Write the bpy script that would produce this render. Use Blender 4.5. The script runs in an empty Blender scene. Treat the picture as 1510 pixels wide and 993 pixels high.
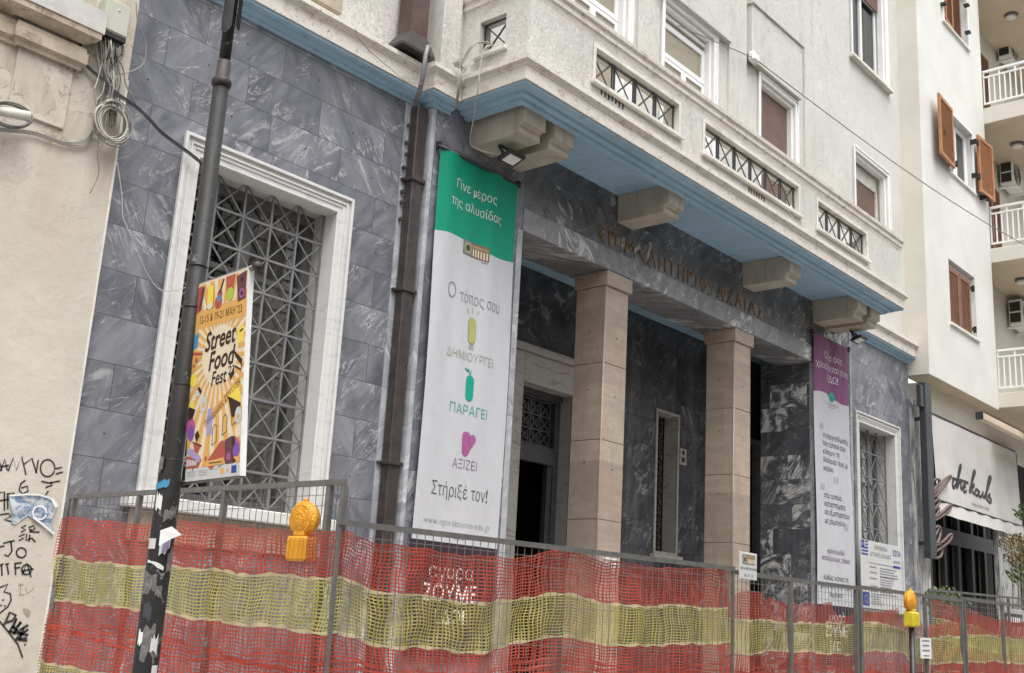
import bpy, bmesh, math, random
from math import radians as rad, sin, cos, pi, sqrt, floor
import numpy as np
from mathutils import Vector, Matrix
from mathutils.geometry import delaunay_2d_cdt

C = bpy.context
scene = C.scene
col = scene.collection
random.seed(7)

# ------------------------------------------------------------------ camera, light, exposure
F_PX, CX, CY = 1658.0, 755.0, 496.5            # measured lens of the photograph (1510 x 993)
YAW, PITCH, ROLL = rad(48.757), rad(14.234), rad(3.281)
_w = Vector((sin(YAW) * cos(PITCH), cos(YAW) * cos(PITCH), sin(PITCH)))
_r0 = Vector((cos(YAW), -sin(YAW), 0))
_u0 = _r0.cross(_w)
_r = _r0 * cos(ROLL) + _u0 * sin(ROLL)
_u = -_r0 * sin(ROLL) + _u0 * cos(ROLL)
cam_d = bpy.data.cameras.new('camera')
cam = bpy.data.objects.new('camera', cam_d)
col.objects.link(cam)
cam.matrix_world = Matrix(((_r.x, _u.x, -_w.x, 0), (_r.y, _u.y, -_w.y, 0), (_r.z, _u.z, -_w.z, 0), (0, 0, 0, 1)))
cam_d.sensor_width = 36.0
cam_d.lens = F_PX / 1510.0 * 36.0
cam_d.clip_start = 0.05
cam_d.clip_end = 500
scene.camera = cam

SUN_EL, SUN_AZ = 66, 208          # azimuth: direction the light comes from, clockwise from +y
world = bpy.data.worlds.new('World')
scene.world = world
world.use_nodes = True
wn = world.node_tree
bg = wn.nodes['Background']
sky = wn.nodes.new('ShaderNodeTexSky')
sky.sky_type = 'NISHITA'
sky.sun_disc = False
sky.sun_elevation = rad(SUN_EL)
sky.sun_rotation = rad(SUN_AZ)
sky.dust_density = 4.0
hs = wn.nodes.new('ShaderNodeHueSaturation')
hs.inputs['Saturation'].default_value = 0.16     # overcast: a grey sky
wn.links.new(sky.outputs[0], hs.inputs['Color'])
wn.links.new(hs.outputs[0], bg.inputs['Color'])
bg.inputs['Strength'].default_value = 0.15

sun_d = bpy.data.lights.new('sun', 'SUN')
sun_d.energy = 1.3
sun_d.angle = rad(45)
sun_d.color = (1.0, 0.982, 0.955)
sun = bpy.data.objects.new('sun', sun_d)
col.objects.link(sun)
_sd = Vector((sin(rad(SUN_AZ)) * cos(rad(SUN_EL)), cos(rad(SUN_AZ)) * cos(rad(SUN_EL)), sin(rad(SUN_EL))))
sun.rotation_euler = _sd.to_track_quat('Z', 'Y').to_euler()

scene.view_settings.view_transform = 'Standard'
scene.view_settings.look = 'None'
scene.view_settings.gamma = 1
scene.view_settings.use_curve_mapping = False
scene.view_settings.exposure = 1.02

G = -1.6                                        # street level; the eye of the camera is at z = 0


def ray(u, v):
    return _r * ((u - CX) / F_PX) - _u * ((v - CY) / F_PX) + _w


def Y(u, v, y):                                 # where a measured point lies on a wall facing the street
    d = ray(u, v)
    return d * (y / d.y)


def X(u, v, x):
    d = ray(u, v)
    return d * (x / d.x)


def Z(u, v, z):
    d = ray(u, v)
    return d * (z / d.z)


# ------------------------------------------------------------------ mesh builder
class MB:
    def __init__(s):
        s.v, s.f, s.mi, s.mats, s.cur, s.sm = [], [], [], [], 0, []
        s.smooth = False

    def m(s, mat):
        if mat not in s.mats:
            s.mats.append(mat)
        s.cur = s.mats.index(mat)
        return s

    def face(s, pts):
        n = len(s.v)
        s.v += [tuple(p) for p in pts]
        s.f.append(tuple(range(n, n + len(pts))))
        s.mi.append(s.cur)
        s.sm.append(s.smooth)

    def mesh(s, verts, faces):
        n = len(s.v)
        s.v += [tuple(p) for p in verts]
        for f in faces:
            s.f.append(tuple(i + n for i in f))
            s.mi.append(s.cur)
            s.sm.append(s.smooth)

    def box(s, x0, x1, y0, y1, z0, z1):
        x0, x1 = sorted((x0, x1)); y0, y1 = sorted((y0, y1)); z0, z1 = sorted((z0, z1))
        v = [(x, y, z) for x in (x0, x1) for y in (y0, y1) for z in (z0, z1)]
        s.mesh(v, [(0, 1, 3, 2), (4, 6, 7, 5), (0, 4, 5, 1), (2, 3, 7, 6), (0, 2, 6, 4), (1, 5, 7, 3)])

    def bar(s, a, b, w, d, up=(0, 0, 1)):       # box along a-b, w across, d along the up-ish direction
        a, b = Vector(a), Vector(b)
        t = (b - a).normalized()
        up = Vector(up)
        side = t.cross(up)
        if side.length < 1e-4:
            side = t.cross(Vector((1, 0, 0)))
        side.normalize()
        n = side.cross(t).normalized()
        c = []
        for p in (a, b):
            for i, j in ((-1, -1), (1, -1), (1, 1), (-1, 1)):
                c.append(p + side * (i * w / 2) + n * (j * d / 2))
        s.mesh(c, [(0, 1, 2, 3), (7, 6, 5, 4), (0, 4, 5, 1), (1, 5, 6, 2), (2, 6, 7, 3), (3, 7, 4, 0)])

    def tube(s, pts, r, seg=8, cap=True, close=False):
        pts = [Vector(p) for p in pts]
        rs = r if isinstance(r, (list, tuple)) else [r] * len(pts)
        n = len(pts)
        rings = []
        prev = None
        for i, p in enumerate(pts):
            if close:
                t = pts[(i + 1) % n] - pts[i - 1]
            else:
                t = pts[min(i + 1, n - 1)] - pts[max(i - 1, 0)]
            if t.length < 1e-9:
                t = Vector((0, 0, 1))
            t.normalize()
            if prev is None:
                a = Vector((0, 0, 1)) if abs(t.z) < 0.9 else Vector((0, 1, 0))
                nn = (a - t * a.dot(t)).normalized()
            else:
                nn = prev - t * prev.dot(t)
                nn = nn.normalized() if nn.length > 1e-6 else prev
            prev = nn
            bb = t.cross(nn)
            rings.append([p + (nn * cos(2 * pi * k / seg) + bb * sin(2 * pi * k / seg)) * rs[i] for k in range(seg)])
        verts = [q for ring in rings for q in ring]
        faces = []
        for i in range(n if close else n - 1):
            j = (i + 1) % n
            for k in range(seg):
                l = (k + 1) % seg
                faces.append((i * seg + k, i * seg + l, j * seg + l, j * seg + k))
        if cap and not close:
            faces.append(tuple(reversed(range(seg))))
            faces.append(tuple(range((n - 1) * seg, n * seg)))
        o = s.smooth
        s.smooth = True
        s.mesh(verts, faces)
        s.smooth = o

    def lathe(s, prof, origin, axis=(0, 0, 1), seg=20):   # prof: (radius, height along axis)
        o = Vector(origin); ax = Vector(axis).normalized()
        a = Vector((0, 0, 1)) if abs(ax.z) < 0.9 else Vector((1, 0, 0))
        e1 = (a - ax * a.dot(ax)).normalized(); e2 = ax.cross(e1)
        verts = []
        for r, h in prof:
            for k in range(seg):
                an = 2 * pi * k / seg
                verts.append(o + ax * h + (e1 * cos(an) + e2 * sin(an)) * max(r, 1e-4))
        faces = []
        for i in range(len(prof) - 1):
            for k in range(seg):
                l = (k + 1) % seg
                faces.append((i * seg + k, i * seg + l, (i + 1) * seg + l, (i + 1) * seg + k))
        faces.append(tuple(reversed(range(seg))))
        faces.append(tuple(range((len(prof) - 1) * seg, len(prof) * seg)))
        q = s.smooth; s.smooth = True
        s.mesh(verts, faces)
        s.smooth = q

    def sweep(s, path, prof, z0=0.0, caps=True):  # path in plan, prof (out, z); out is to the right-hand side of travel
        P = [Vector(p) for p in path]
        offs = []
        for i in range(len(P)):
            ns = []
            if i > 0:
                t = (P[i] - P[i - 1]).normalized(); ns.append(Vector((t.y, -t.x)))
            if i < len(P) - 1:
                t = (P[i + 1] - P[i]).normalized(); ns.append(Vector((t.y, -t.x)))
            if len(ns) == 1:
                offs.append(ns[0])
            else:
                b = (ns[0] + ns[1])
                offs.append(b / (1 + ns[0].dot(ns[1])))
        k = len(prof)
        verts = []
        for p, o in zip(P, offs):
            for out, z in prof:
                q = p + o * out
                verts.append((q.x, q.y, z + z0))
        faces = []
        for i in range(len(P) - 1):
            for j in range(k - 1):
                faces.append((i * k + j, (i + 1) * k + j, (i + 1) * k + j + 1, i * k + j + 1))
        if caps:
            faces.append(tuple(range(k)))
            faces.append(tuple(reversed(range((len(P) - 1) * k, len(P) * k))))
        s.mesh(verts, faces)

    def wall(s, x0, x1, z0, z1, yf, yb, holes=(), reveal=None):   # a wall in the xz plane with real openings
        xs = sorted({x0, x1, *[h[0] for h in holes], *[h[1] for h in holes]})
        zs = sorted({z0, z1, *[h[2] for h in holes], *[h[3] for h in holes]})
        xs = [x for x in xs if x0 <= x <= x1]; zs = [z for z in zs if z0 <= z <= z1]
        def solid(cx, cz):
            return not any(h[0] < cx < h[1] and h[2] < cz < h[3] for h in holes)
        for i in range(len(xs) - 1):
            for j in range(len(zs) - 1):
                a, b, c, d = xs[i], xs[i + 1], zs[j], zs[j + 1]
                if solid((a + b) / 2, (c + d) / 2):
                    s.face([(a, yf, c), (b, yf, c), (b, yf, d), (a, yf, d)])
                    s.face([(a, yb, d), (b, yb, d), (b, yb, c), (a, yb, c)])
        s.face([(x0, yb, z0), (x0, yf, z0), (x0, yf, z1), (x0, yb, z1)])
        s.face([(x1, yf, z0), (x1, yb, z0), (x1, yb, z1), (x1, yf, z1)])
        s.face([(x0, yf, z1), (x1, yf, z1), (x1, yb, z1), (x0, yb, z1)])
        s.face([(x0, yb, z0), (x1, yb, z0), (x1, yf, z0), (x0, yf, z0)])
        keep = s.cur
        if reveal is not None:
            s.m(reveal)
        for a, b, c, d in holes:
            s.face([(a, yf, c), (a, yb, c), (a, yb, d), (a, yf, d)])
            s.face([(b, yb, c), (b, yf, c), (b, yf, d), (b, yb, d)])
            s.face([(a, yf, d), (a, yb, d), (b, yb, d), (b, yf, d)])
            s.face([(a, yb, c), (a, yf, c), (b, yf, c), (b, yb, c)])
        s.cur = keep

    # flat drawing on a surface given by f(u, v, lift)
    def poly(s, f, pts, lift=0.003):
        s.face([f(u, v, lift) for u, v in pts])

    def rect(s, f, u0, u1, v0, v1, lift=0.003):
        n = max(1, int((u1 - u0) / f.cut)) if hasattr(f, 'cut') else 1
        for k in range(n):
            a, c = u0 + (u1 - u0) * k / n, u0 + (u1 - u0) * (k + 1) / n
            s.poly(f, [(a, v0), (c, v0), (c, v1), (a, v1)], lift)

    def disc(s, f, u, v, r, lift=0.003, n=16, ry=None):
        ry = ry or r
        s.poly(f, [(u + r * cos(2 * pi * k / n), v + ry * sin(2 * pi * k / n)) for k in range(n)], lift)

    def capsule(s, f, u, v, w, h, lift=0.003, ang=0.0, n=8):
        pts = []
        for k in range(n + 1):
            a = pi * k / n
            pts.append((w / 2 * cos(a), h / 2 - w / 2 + w / 2 * sin(a)))
        for k in range(n + 1):
            a = pi + pi * k / n
            pts.append((w / 2 * cos(a), -h / 2 + w / 2 + w / 2 * sin(a)))
        s.poly(f, [(u + p * cos(ang) - q * sin(ang), v + p * sin(ang) + q * cos(ang)) for p, q in pts], lift)

    def stroke(s, f, pts, w, lift=0.003):        # ribbon along a polyline, mitred
        P = [Vector(p) for p in pts]
        L = []
        for i, p in enumerate(P):
            t = P[min(i + 1, len(P) - 1)] - P[max(i - 1, 0)]
            t = t.normalized() if t.length > 1e-9 else Vector((1, 0))
            n = Vector((-t.y, t.x)) * (w / 2)
            L.append((p + n, p - n))
        for i in range(len(L) - 1):
            a, b = L[i]; c, d = L[i + 1]
            s.face([f(b.x, b.y, lift), f(d.x, d.y, lift), f(c.x, c.y, lift), f(a.x, a.y, lift)])

    def text(s, f, body, u, v, size, align='CENTER', lift=0.004, bold=0.0, shear=0.0, ang=0.0, sx=1.0):
        vs, fs = glyphs(body, align, bold, shear, getattr(f, 'cut', 0) / size)
        ca, sa = cos(ang), sin(ang)
        s.mesh([f(u + (x * sx * ca - y * sa) * size, v + (x * sx * sa + y * ca) * size, lift) for x, y in vs], fs)

    def build(s, name, parent=None, bevel=0.0, recalc=True, weld=False):
        off = Vector(parent['_o']) if parent is not None else Vector((0, 0, 0))
        me = bpy.data.meshes.new(name)
        me.from_pydata([(x - off.x, y - off.y, z - off.z) for x, y, z in s.v], [], s.f)
        for m in s.mats:
            me.materials.append(m)
        for p, i, q in zip(me.polygons, s.mi, s.sm):
            p.material_index = i
            p.use_smooth = q
        if recalc or bevel or weld:
            bm = bmesh.new(); bm.from_mesh(me)
            if weld:
                bmesh.ops.remove_doubles(bm, verts=bm.verts, dist=1e-5)
            if recalc:
                bmesh.ops.recalc_face_normals(bm, faces=bm.faces)
            if bevel:
                es = [e for e in bm.edges if len(e.link_faces) == 2 and e.calc_face_angle(0) > 0.6]
                bmesh.ops.bevel(bm, geom=es, offset=bevel, segments=1, affect='EDGES', clamp_overlap=True)
            bm.to_mesh(me); bm.free()
        o = bpy.data.objects.new(name, me)
        col.objects.link(o)
        if parent is not None:
            o.parent = parent
        o['_o'] = tuple(off)
        return o


def each(b, name, parent, bevel=0.0):
    """build every separate piece collected in b as an object of its own"""
    par = list(range(len(b.v)))
    def find(i):
        while par[i] != i:
            par[i] = par[par[i]]; i = par[i]
        return i
    for f in b.f:
        for i in f[1:]:
            par[find(i)] = find(f[0])
    parts = {}
    for k, f in enumerate(b.f):
        parts.setdefault(find(f[0]), []).append(k)
    out = []
    for ks in parts.values():
        m = MB(); m.mats = list(b.mats)
        ids = sorted({i for k in ks for i in b.f[k]})
        mp = {i: j for j, i in enumerate(ids)}
        m.v = [b.v[i] for i in ids]
        m.f = [tuple(mp[i] for i in b.f[k]) for k in ks]
        m.mi = [b.mi[k] for k in ks]; m.sm = [b.sm[k] for k in ks]
        out.append(m.build(name, parent, bevel))
    return out


_gc = {}


def glyphs(body, align, bold, shear, cut=0):
    """outlines of a line of text, filled by the winding rule; cut slices it upright so that it can follow a fold"""
    key = (body, align, bold, shear, round(cut, 4))
    if key in _gc:
        return _gc[key]
    c = bpy.data.curves.new('txt', 'FONT')
    c.body = body; c.align_x = align; c.size = 1.0
    c.shear = shear
    o = bpy.data.objects.new('txt', c)
    col.objects.link(o)
    C.view_layer.update()
    dg = C.evaluated_depsgraph_get()
    cu = o.evaluated_get(dg).to_curve(dg)
    loops = []
    for sp in cu.splines:
        pts = []
        if sp.type == 'BEZIER':
            bp = sp.bezier_points
            for i in range(len(bp)):
                p, q = bp[i], bp[(i + 1) % len(bp)]
                p0, p1, p2, p3 = (Vector(x[:2]) for x in (p.co, p.handle_right, q.handle_left, q.co))
                d = p3 - p0
                bend = max(abs(d.x * (h.y - p0.y) - d.y * (h.x - p0.x)) for h in (p1, p2)) / max(d.length, 1e-6)
                n = 1 if bend < 0.004 else 3
                for k in range(n):
                    t = k / n; m = 1 - t
                    pts.append(p0 * m ** 3 + p1 * 3 * m * m * t + p2 * 3 * m * t * t + p3 * t ** 3)
        else:
            pts = [Vector(p.co[:2]) for p in sp.points]
        cl = []
        for p in pts:
            if not cl or (p - cl[-1]).length > 1e-4:
                cl.append(p)
        if len(cl) > 2 and (cl[0] - cl[-1]).length < 1e-4:
            cl.pop()
        if len(cl) > 2:
            loops.append(cl)
    tot = sum(l[i].x * l[(i + 1) % len(l)].y - l[(i + 1) % len(l)].x * l[i].y for l in loops for i in range(len(l)))
    if bold:
        sg = bold if tot < 0 else -bold
        for k, l in enumerate(loops):
            mv = []
            for i in range(len(l)):
                t = (l[(i + 1) % len(l)] - l[i - 1]).normalized()
                mv.append(l[i] + Vector((-t.y, t.x)) * sg)
            loops[k] = mv
    o.to_curve_clear()
    bpy.data.objects.remove(o); bpy.data.curves.remove(c)
    V, E, A, B = [], [], [], []
    for l in loops:
        n0 = len(V)
        V += l
        for i in range(len(l)):
            E.append((n0 + i, n0 + (i + 1) % len(l))); A.append(tuple(l[i])); B.append(tuple(l[(i + 1) % len(l)]))
    if not V:
        _gc[key] = ([], [])
        return _gc[key]
    vs, _, fs, _, _, _ = delaunay_2d_cdt(V, E, [], 0, 1e-5)
    P = np.array([tuple(v) for v in vs]); T = np.array([tuple(f) for f in fs])
    cen = P[T].mean(axis=1)
    A = np.array(A); B = np.array(B)
    wind = np.zeros(len(cen))
    for (ax, ay), (bx_, by_) in zip(A, B):
        side = (bx_ - ax) * (cen[:, 1] - ay) - (cen[:, 0] - ax) * (by_ - ay)
        wind += ((ay <= cen[:, 1]) & (by_ > cen[:, 1]) & (side > 0)).astype(float) - ((ay > cen[:, 1]) & (by_ <= cen[:, 1]) & (side < 0)).astype(float)
    keep = np.abs(wind) > 0.5
    verts = [tuple(p) for p in P]; faces = [tuple(int(i) for i in f) for f in T[keep]]
    if cut and faces:
        me = bpy.data.meshes.new('txt')
        me.from_pydata([(x, y, 0) for x, y in verts], [], faces)
        bm = bmesh.new(); bm.from_mesh(me)
        xs_ = [v.co.x for f in bm.faces for v in f.verts]
        x = min(xs_) + cut
        while x < max(xs_):
            bmesh.ops.bisect_plane(bm, geom=bm.verts[:] + bm.edges[:] + bm.faces[:], plane_co=(x, 0, 0), plane_no=(1, 0, 0))
            x += cut
        bm.to_mesh(me); bm.free()
        verts = [(v.co.x, v.co.y) for v in me.vertices]; faces = [tuple(p.vertices) for p in me.polygons]
        bpy.data.meshes.remove(me)
    _gc[key] = (verts, faces)
    return _gc[key]


def tag(o, label=None, cat=None, group=None, kind=None):
    if label: o['label'] = label
    if cat: o['category'] = cat
    if group: o['group'] = group
    if kind: o['kind'] = kind
    return o


def thing(name, loc, label, cat, group=None):
    o = bpy.data.objects.new(name, None)
    o.empty_display_size = 0.1
    col.objects.link(o)
    o.location = loc
    o['_o'] = tuple(loc)
    return tag(o, label, cat, group)


# ------------------------------------------------------------------ materials
class NT:
    def __init__(s, name, rough=0.6, spec=0.5, metal=0.0):
        s.mat = bpy.data.materials.new(name)
        s.mat.use_nodes = True
        s.t = s.mat.node_tree
        s.b = s.t.nodes['Principled BSDF']
        s.b.inputs['Roughness'].default_value = rough
        s.b.inputs['Specular IOR Level'].default_value = spec
        s.b.inputs['Metallic'].default_value = metal

    def n(s, typ, **kw):
        nd = s.t.nodes.new('ShaderNode' + typ)
        for k, v in kw.items():
            setattr(nd, k, v)
        return nd

    def put(s, sock, v):
        if hasattr(v, 'is_output'):
            s.t.links.new(v, sock)
        elif isinstance(v, (tuple, list)) and len(v) == 3 and sock.type == 'RGBA':
            sock.default_value = (*v, 1)
        else:
            sock.default_value = v

    def math(s, op, a, b=None, c=None, clamp=False):
        nd = s.n('Math', operation=op, use_clamp=clamp)
        for i, x in enumerate((a, b, c)):
            if x is not None:
                s.put(nd.inputs[i], x)
        return nd.outputs[0]

    def pos(s):
        return s.n('NewGeometry').outputs['Position']

    def sep(s, v):
        nd = s.n('SeparateXYZ'); s.put(nd.inputs[0], v)
        return nd.outputs

    def comb(s, x, y, z=0.0):
        nd = s.n('CombineXYZ')
        for i, q in enumerate((x, y, z)):
            s.put(nd.inputs[i], q)
        return nd.outputs[0]

    def mapping(s, v, rot=(0, 0, 0), scale=(1, 1, 1)):
        nd = s.n('Mapping'); s.put(nd.inputs[0], v)
        nd.inputs['Rotation'].default_value = rot; nd.inputs['Scale'].default_value = scale
        return nd.outputs[0]

    def noise(s, v, scale, detail=4.0, rough=0.55, dist=0.0, color=False):
        nd = s.n('TexNoise')
        s.put(nd.inputs['Vector'], v)
        nd.inputs['Scale'].default_value = scale; nd.inputs['Detail'].default_value = detail
        nd.inputs['Roughness'].default_value = rough; nd.inputs['Distortion'].default_value = dist
        return nd.outputs['Color' if color else 'Fac']

    def white(s, v, dim='2D'):
        nd = s.n('TexWhiteNoise', noise_dimensions=dim)
        s.put(nd.inputs['W' if dim == '1D' else 'Vector'], v)
        return nd.outputs

    def step(s, x, a, b, to0=0.0, to1=1.0):
        nd = s.n('MapRange', interpolation_type='SMOOTHSTEP')
        s.put(nd.inputs['Value'], x)
        for k, q in (('From Min', a), ('From Max', b), ('To Min', to0), ('To Max', to1)):
            s.put(nd.inputs[k], q)
        return nd.outputs[0]

    def mix(s, f, a, b, mode='MIX'):
        nd = s.n('Mix', data_type='RGBA', blend_type=mode)
        s.put(nd.inputs[0], f); s.put(nd.inputs[6], a); s.put(nd.inputs[7], b)
        return nd.outputs[2]

    def base(s, c):
        s.put(s.b.inputs['Base Color'], c)

    def bump(s, h, strength=0.3, dist=0.01):
        nd = s.n('Bump')
        nd.inputs['Strength'].default_value = strength; nd.inputs['Distance'].default_value = dist
        s.put(nd.inputs['Height'], h)
        s.t.links.new(nd.outputs[0], s.b.inputs['Normal'])


def plain(name, c, rough=0.6, var=0.12, scale=6.0, metal=0.0, spec=0.5, bump=0.0, bscale=60.0, dirt=None, dirt_amt=0.5, streak=0.0):
    q = NT(name, rough, spec, metal)
    p = q.pos()
    n = q.noise(p, scale, 5.0)
    lo = tuple(x * (1 - var) for x in c); hi = tuple(min(1, x * (1 + var)) for x in c)
    colr = q.mix(q.step(n, 0.3, 0.7), lo, hi)
    if dirt:
        d = q.noise(p, scale * 1.7, 8.0, 0.7, 0.6)
        colr = q.mix(q.math('MULTIPLY', q.step(d, 0.52, 0.72), dirt_amt), colr, dirt)
        if streak:
            st = q.noise(q.mapping(p, (0, 0, 0), (6, 6, 0.6)), 1.6, 6.0, 0.65, 0.3)
            colr = q.mix(q.math('MULTIPLY', q.step(st, 0.52, 0.7), streak), colr, tuple(x * 0.6 for x in dirt))
    q.base(colr)
    if bump:
        q.bump(q.noise(p, bscale, 3.0), bump, 0.01)
    return q.mat


def marble(name, h, w, z0, dark, light, vein, joint, jw=0.004, patch=0.78, hole=True, rough=0.35, tone=1.0, x0=0.0, pt=0.52, pk=0.6):
    q = NT(name, rough, 0.45)
    o = q.sep(q.pos())
    sx = q.math('ADD', q.math('ADD', o[0], o[1]), x0)
    zz = q.math('SUBTRACT', o[2], z0 - 40 * h)
    rowf = q.math('DIVIDE', zz, h)
    row = q.math('FLOOR', rowf)
    rr = q.white(row, '1D')[0]
    su = q.math('ADD', q.math('DIVIDE', sx, w), q.math('ADD', q.math('MULTIPLY', q.math('MODULO', row, 2.0), 0.5), q.math('MULTIPLY', rr, 0.24)))
    cl = q.math('FLOOR', su)
    fu = q.math('SUBTRACT', su, cl); fz = q.math('SUBTRACT', rowf, row)
    rnd = q.white(q.comb(cl, row, 0.0), '2D')
    r1 = rnd[0]; rc = q.sep(rnd[1])
    du = q.math('MULTIPLY', q.math('MINIMUM', fu, q.math('SUBTRACT', 1.0, fu)), w)
    dz = q.math('MULTIPLY', q.math('MINIMUM', fz, q.math('SUBTRACT', 1.0, fz)), h)
    jm = q.step(q.math('MINIMUM', du, dz), jw * 0.4, jw, 1.0, 0.0)
    flip = q.math('SUBTRACT', q.math('MULTIPLY', q.math('GREATER_THAN', rc[1], 0.35), 2.0), 1.0)
    v = q.comb(q.math('ADD', q.math('MULTIPLY', sx, flip), q.math('MULTIPLY', r1, 23.0)),
               q.math('ADD', q.math('ADD', o[2], q.math('MULTIPLY', o[1], 0.8)), q.math('MULTIPLY', rc[0], 17.0)), q.math('MULTIPLY', rc[2], 30.0))
    vm = q.mapping(q.mapping(v, (0, 0, rad(-52))), (0, 0, 0), (1.0, 3.0, 1.0))
    cloud = q.noise(vm, 1.5, 6.0, 0.6, 0.8)
    fine = q.noise(vm, 7.0, 5.0, 0.65, 0.5)
    vn = q.noise(vm, 1.7, 7.0, 0.62, 1.6)
    vline = q.step(q.math('ABSOLUTE', q.math('SUBTRACT', vn, 0.5)), 0.002, 0.022, 1.0, 0.0)
    gate = q.step(q.noise(v, 2.2, 2.0), 0.47, 0.66)
    vline = q.math('MULTIPLY', vline, gate)
    # long thin straight veins that run on from slab to slab
    lv = q.comb(sx, q.math('ADD', o[2], q.math('MULTIPLY', o[1], 0.8)), 0.0)
    ln = q.noise(q.mapping(q.mapping(lv, (0, 0, rad(-38))), (0, 0, 0), (0.5, 2.6, 1.0)), 1.6, 5.0, 0.5, 0.35)
    thin = q.step(q.math('ABSOLUTE', q.math('SUBTRACT', ln, 0.52)), 0.0008, 0.006, 1.0, 0.0)
    thin = q.math('MULTIPLY', thin, q.step(q.noise(lv, 3.1, 3.0), 0.45, 0.62))
    # curls: wide white clouds on some of the slabs
    cu = q.noise(q.mapping(q.mapping(v, (0, 0, rad(-50))), (0, 0, 0), (1.0, 1.9, 1.0)), 2.1, 8.0, 0.66, 1.7)
    pm = q.math('MULTIPLY', q.step(cu, pt, pt + 0.14), q.step(r1, patch, patch + 0.06))
    c = q.mix(q.step(cloud, 0.3, 0.72), dark, light)
    c = q.mix(q.math('MULTIPLY', q.step(fine, 0.45, 0.75), 0.35), c, light)
    c = q.mix(q.math('MULTIPLY', vline, 0.6), c, vein)
    c = q.mix(q.math('MULTIPLY', pm, pk), c, vein)
    c = q.mix(q.math('MULTIPLY', thin, 0.5), c, vein)
    c = q.mix(1.0, c, q.mix(rc[2], (0.82, 0.82, 0.83), (1.14, 1.135, 1.13)), 'MULTIPLY')
    if hole:
        hu = q.math('MULTIPLY', q.math('SUBTRACT', fu, 0.5), w); hz = q.math('MULTIPLY', q.math('SUBTRACT', fz, 0.52), h)
        hd = q.math('SQRT', q.math('ADD', q.math('MULTIPLY', hu, hu), q.math('MULTIPLY', hz, hz)))
        hm = q.math('MULTIPLY', q.step(hd, 0.007, 0.012, 1.0, 0.0), q.math('GREATER_THAN', rc[0], 0.3))
        c = q.mix(hm, c, (0.02, 0.02, 0.022))
    # rain streaks and dust
    st = q.noise(q.mapping(q.pos(), (0, 0, 0), (5.0, 5.0, 0.5)), 1.0, 5.0, 0.6)
    c = q.mix(q.math('MULTIPLY', q.step(st, 0.5, 0.75), 0.22), c, (0.3, 0.29, 0.28))
    c = q.mix(q.math('MULTIPLY', jm, 0.8), c, joint)
    if tone != 1.0:
        c = q.mix(1.0, c, (tone, tone, tone), 'MULTIPLY')
    q.base(c)
    q.bump(q.math('ADD', q.math('MULTIPLY', jm, -1.0), q.math('MULTIPLY', fine, 0.12)), 0.5, 0.004)
    return q.mat


def stucco(name, c, dirt, amt=0.5, bs=0.6, scale=26.0):
    q = NT(name, 0.85, 0.3)
    p = q.pos()
    n = q.noise(p, 1.3, 6.0, 0.6)
    colr = q.mix(q.step(n, 0.3, 0.75), tuple(x * 0.9 for x in c), c)
    worm = q.noise(p, scale, 2.5, 0.5, 2.4)
    ridge = q.step(q.math('ABSOLUTE', q.math('SUBTRACT', worm, 0.5)), 0.0, 0.03)
    d = q.noise(q.mapping(p, (0, 0, 0), (1.6, 1.6, 0.45)), 2.0, 8.0, 0.68, 0.5)
    colr = q.mix(q.math('MULTIPLY', q.step(d, 0.5, 0.74), amt), colr, dirt)
    colr = q.mix(q.math('MULTIPLY', q.math('SUBTRACT', 1.0, ridge), 0.38 * bs), colr, tuple(x * 0.45 for x in c))
    q.base(colr)
    q.bump(q.math('ADD', ridge, q.math('MULTIPLY', q.noise(p, 90.0, 2.0), 0.25)), bs, 0.016)
    return q.mat


H, W = 0.3535, 0.8
M = {}
M['marble'] = marble('grey_marble', H, W, 2.76, (0.094, 0.099, 0.12), (0.205, 0.213, 0.24), (0.54, 0.54, 0.55), (0.055, 0.058, 0.068), patch=0.6, jw=0.0045)
M['marble_pier'] = marble('grey_marble_pier', 0.47, 0.62, 2.72, (0.11, 0.115, 0.14), (0.22, 0.225, 0.25), (0.58, 0.58, 0.58), (0.1, 0.1, 0.11), jw=0.005, x0=0.33)
M['marble_frieze'] = marble('dark_marble_frieze', 0.46, 0.72, 4.332, (0.06, 0.063, 0.072), (0.15, 0.153, 0.164), (0.55, 0.55, 0.55), (0.045, 0.045, 0.05), patch=0.62, x0=0.1, pk=0.85)
M['marble_band'] = marble('grey_marble_band', 0.36, 0.74, 4.05, (0.13, 0.132, 0.142), (0.24, 0.24, 0.25), (0.62, 0.62, 0.61), (0.06, 0.06, 0.065), patch=0.45, hole=False, x0=0.28, pt=0.47, pk=0.85)
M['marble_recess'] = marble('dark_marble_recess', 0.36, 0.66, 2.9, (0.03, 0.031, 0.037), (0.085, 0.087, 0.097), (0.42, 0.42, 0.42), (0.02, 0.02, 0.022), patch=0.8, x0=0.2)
M['marble_reveal'] = marble('banded_marble_reveal', 0.37, 0.62, 3.05, (0.06, 0.062, 0.072), (0.13, 0.132, 0.145), (0.66, 0.66, 0.64), (0.05, 0.05, 0.055), patch=0.4, x0=0.1, pt=0.46, pk=0.9)
M['marble_strip'] = marble('pale_marble_strip', 1.05, 3.0, 2.05, (0.26, 0.27, 0.3), (0.42, 0.43, 0.46), (0.66, 0.66, 0.67), (0.22, 0.22, 0.23), patch=0.3, hole=False)


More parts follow.
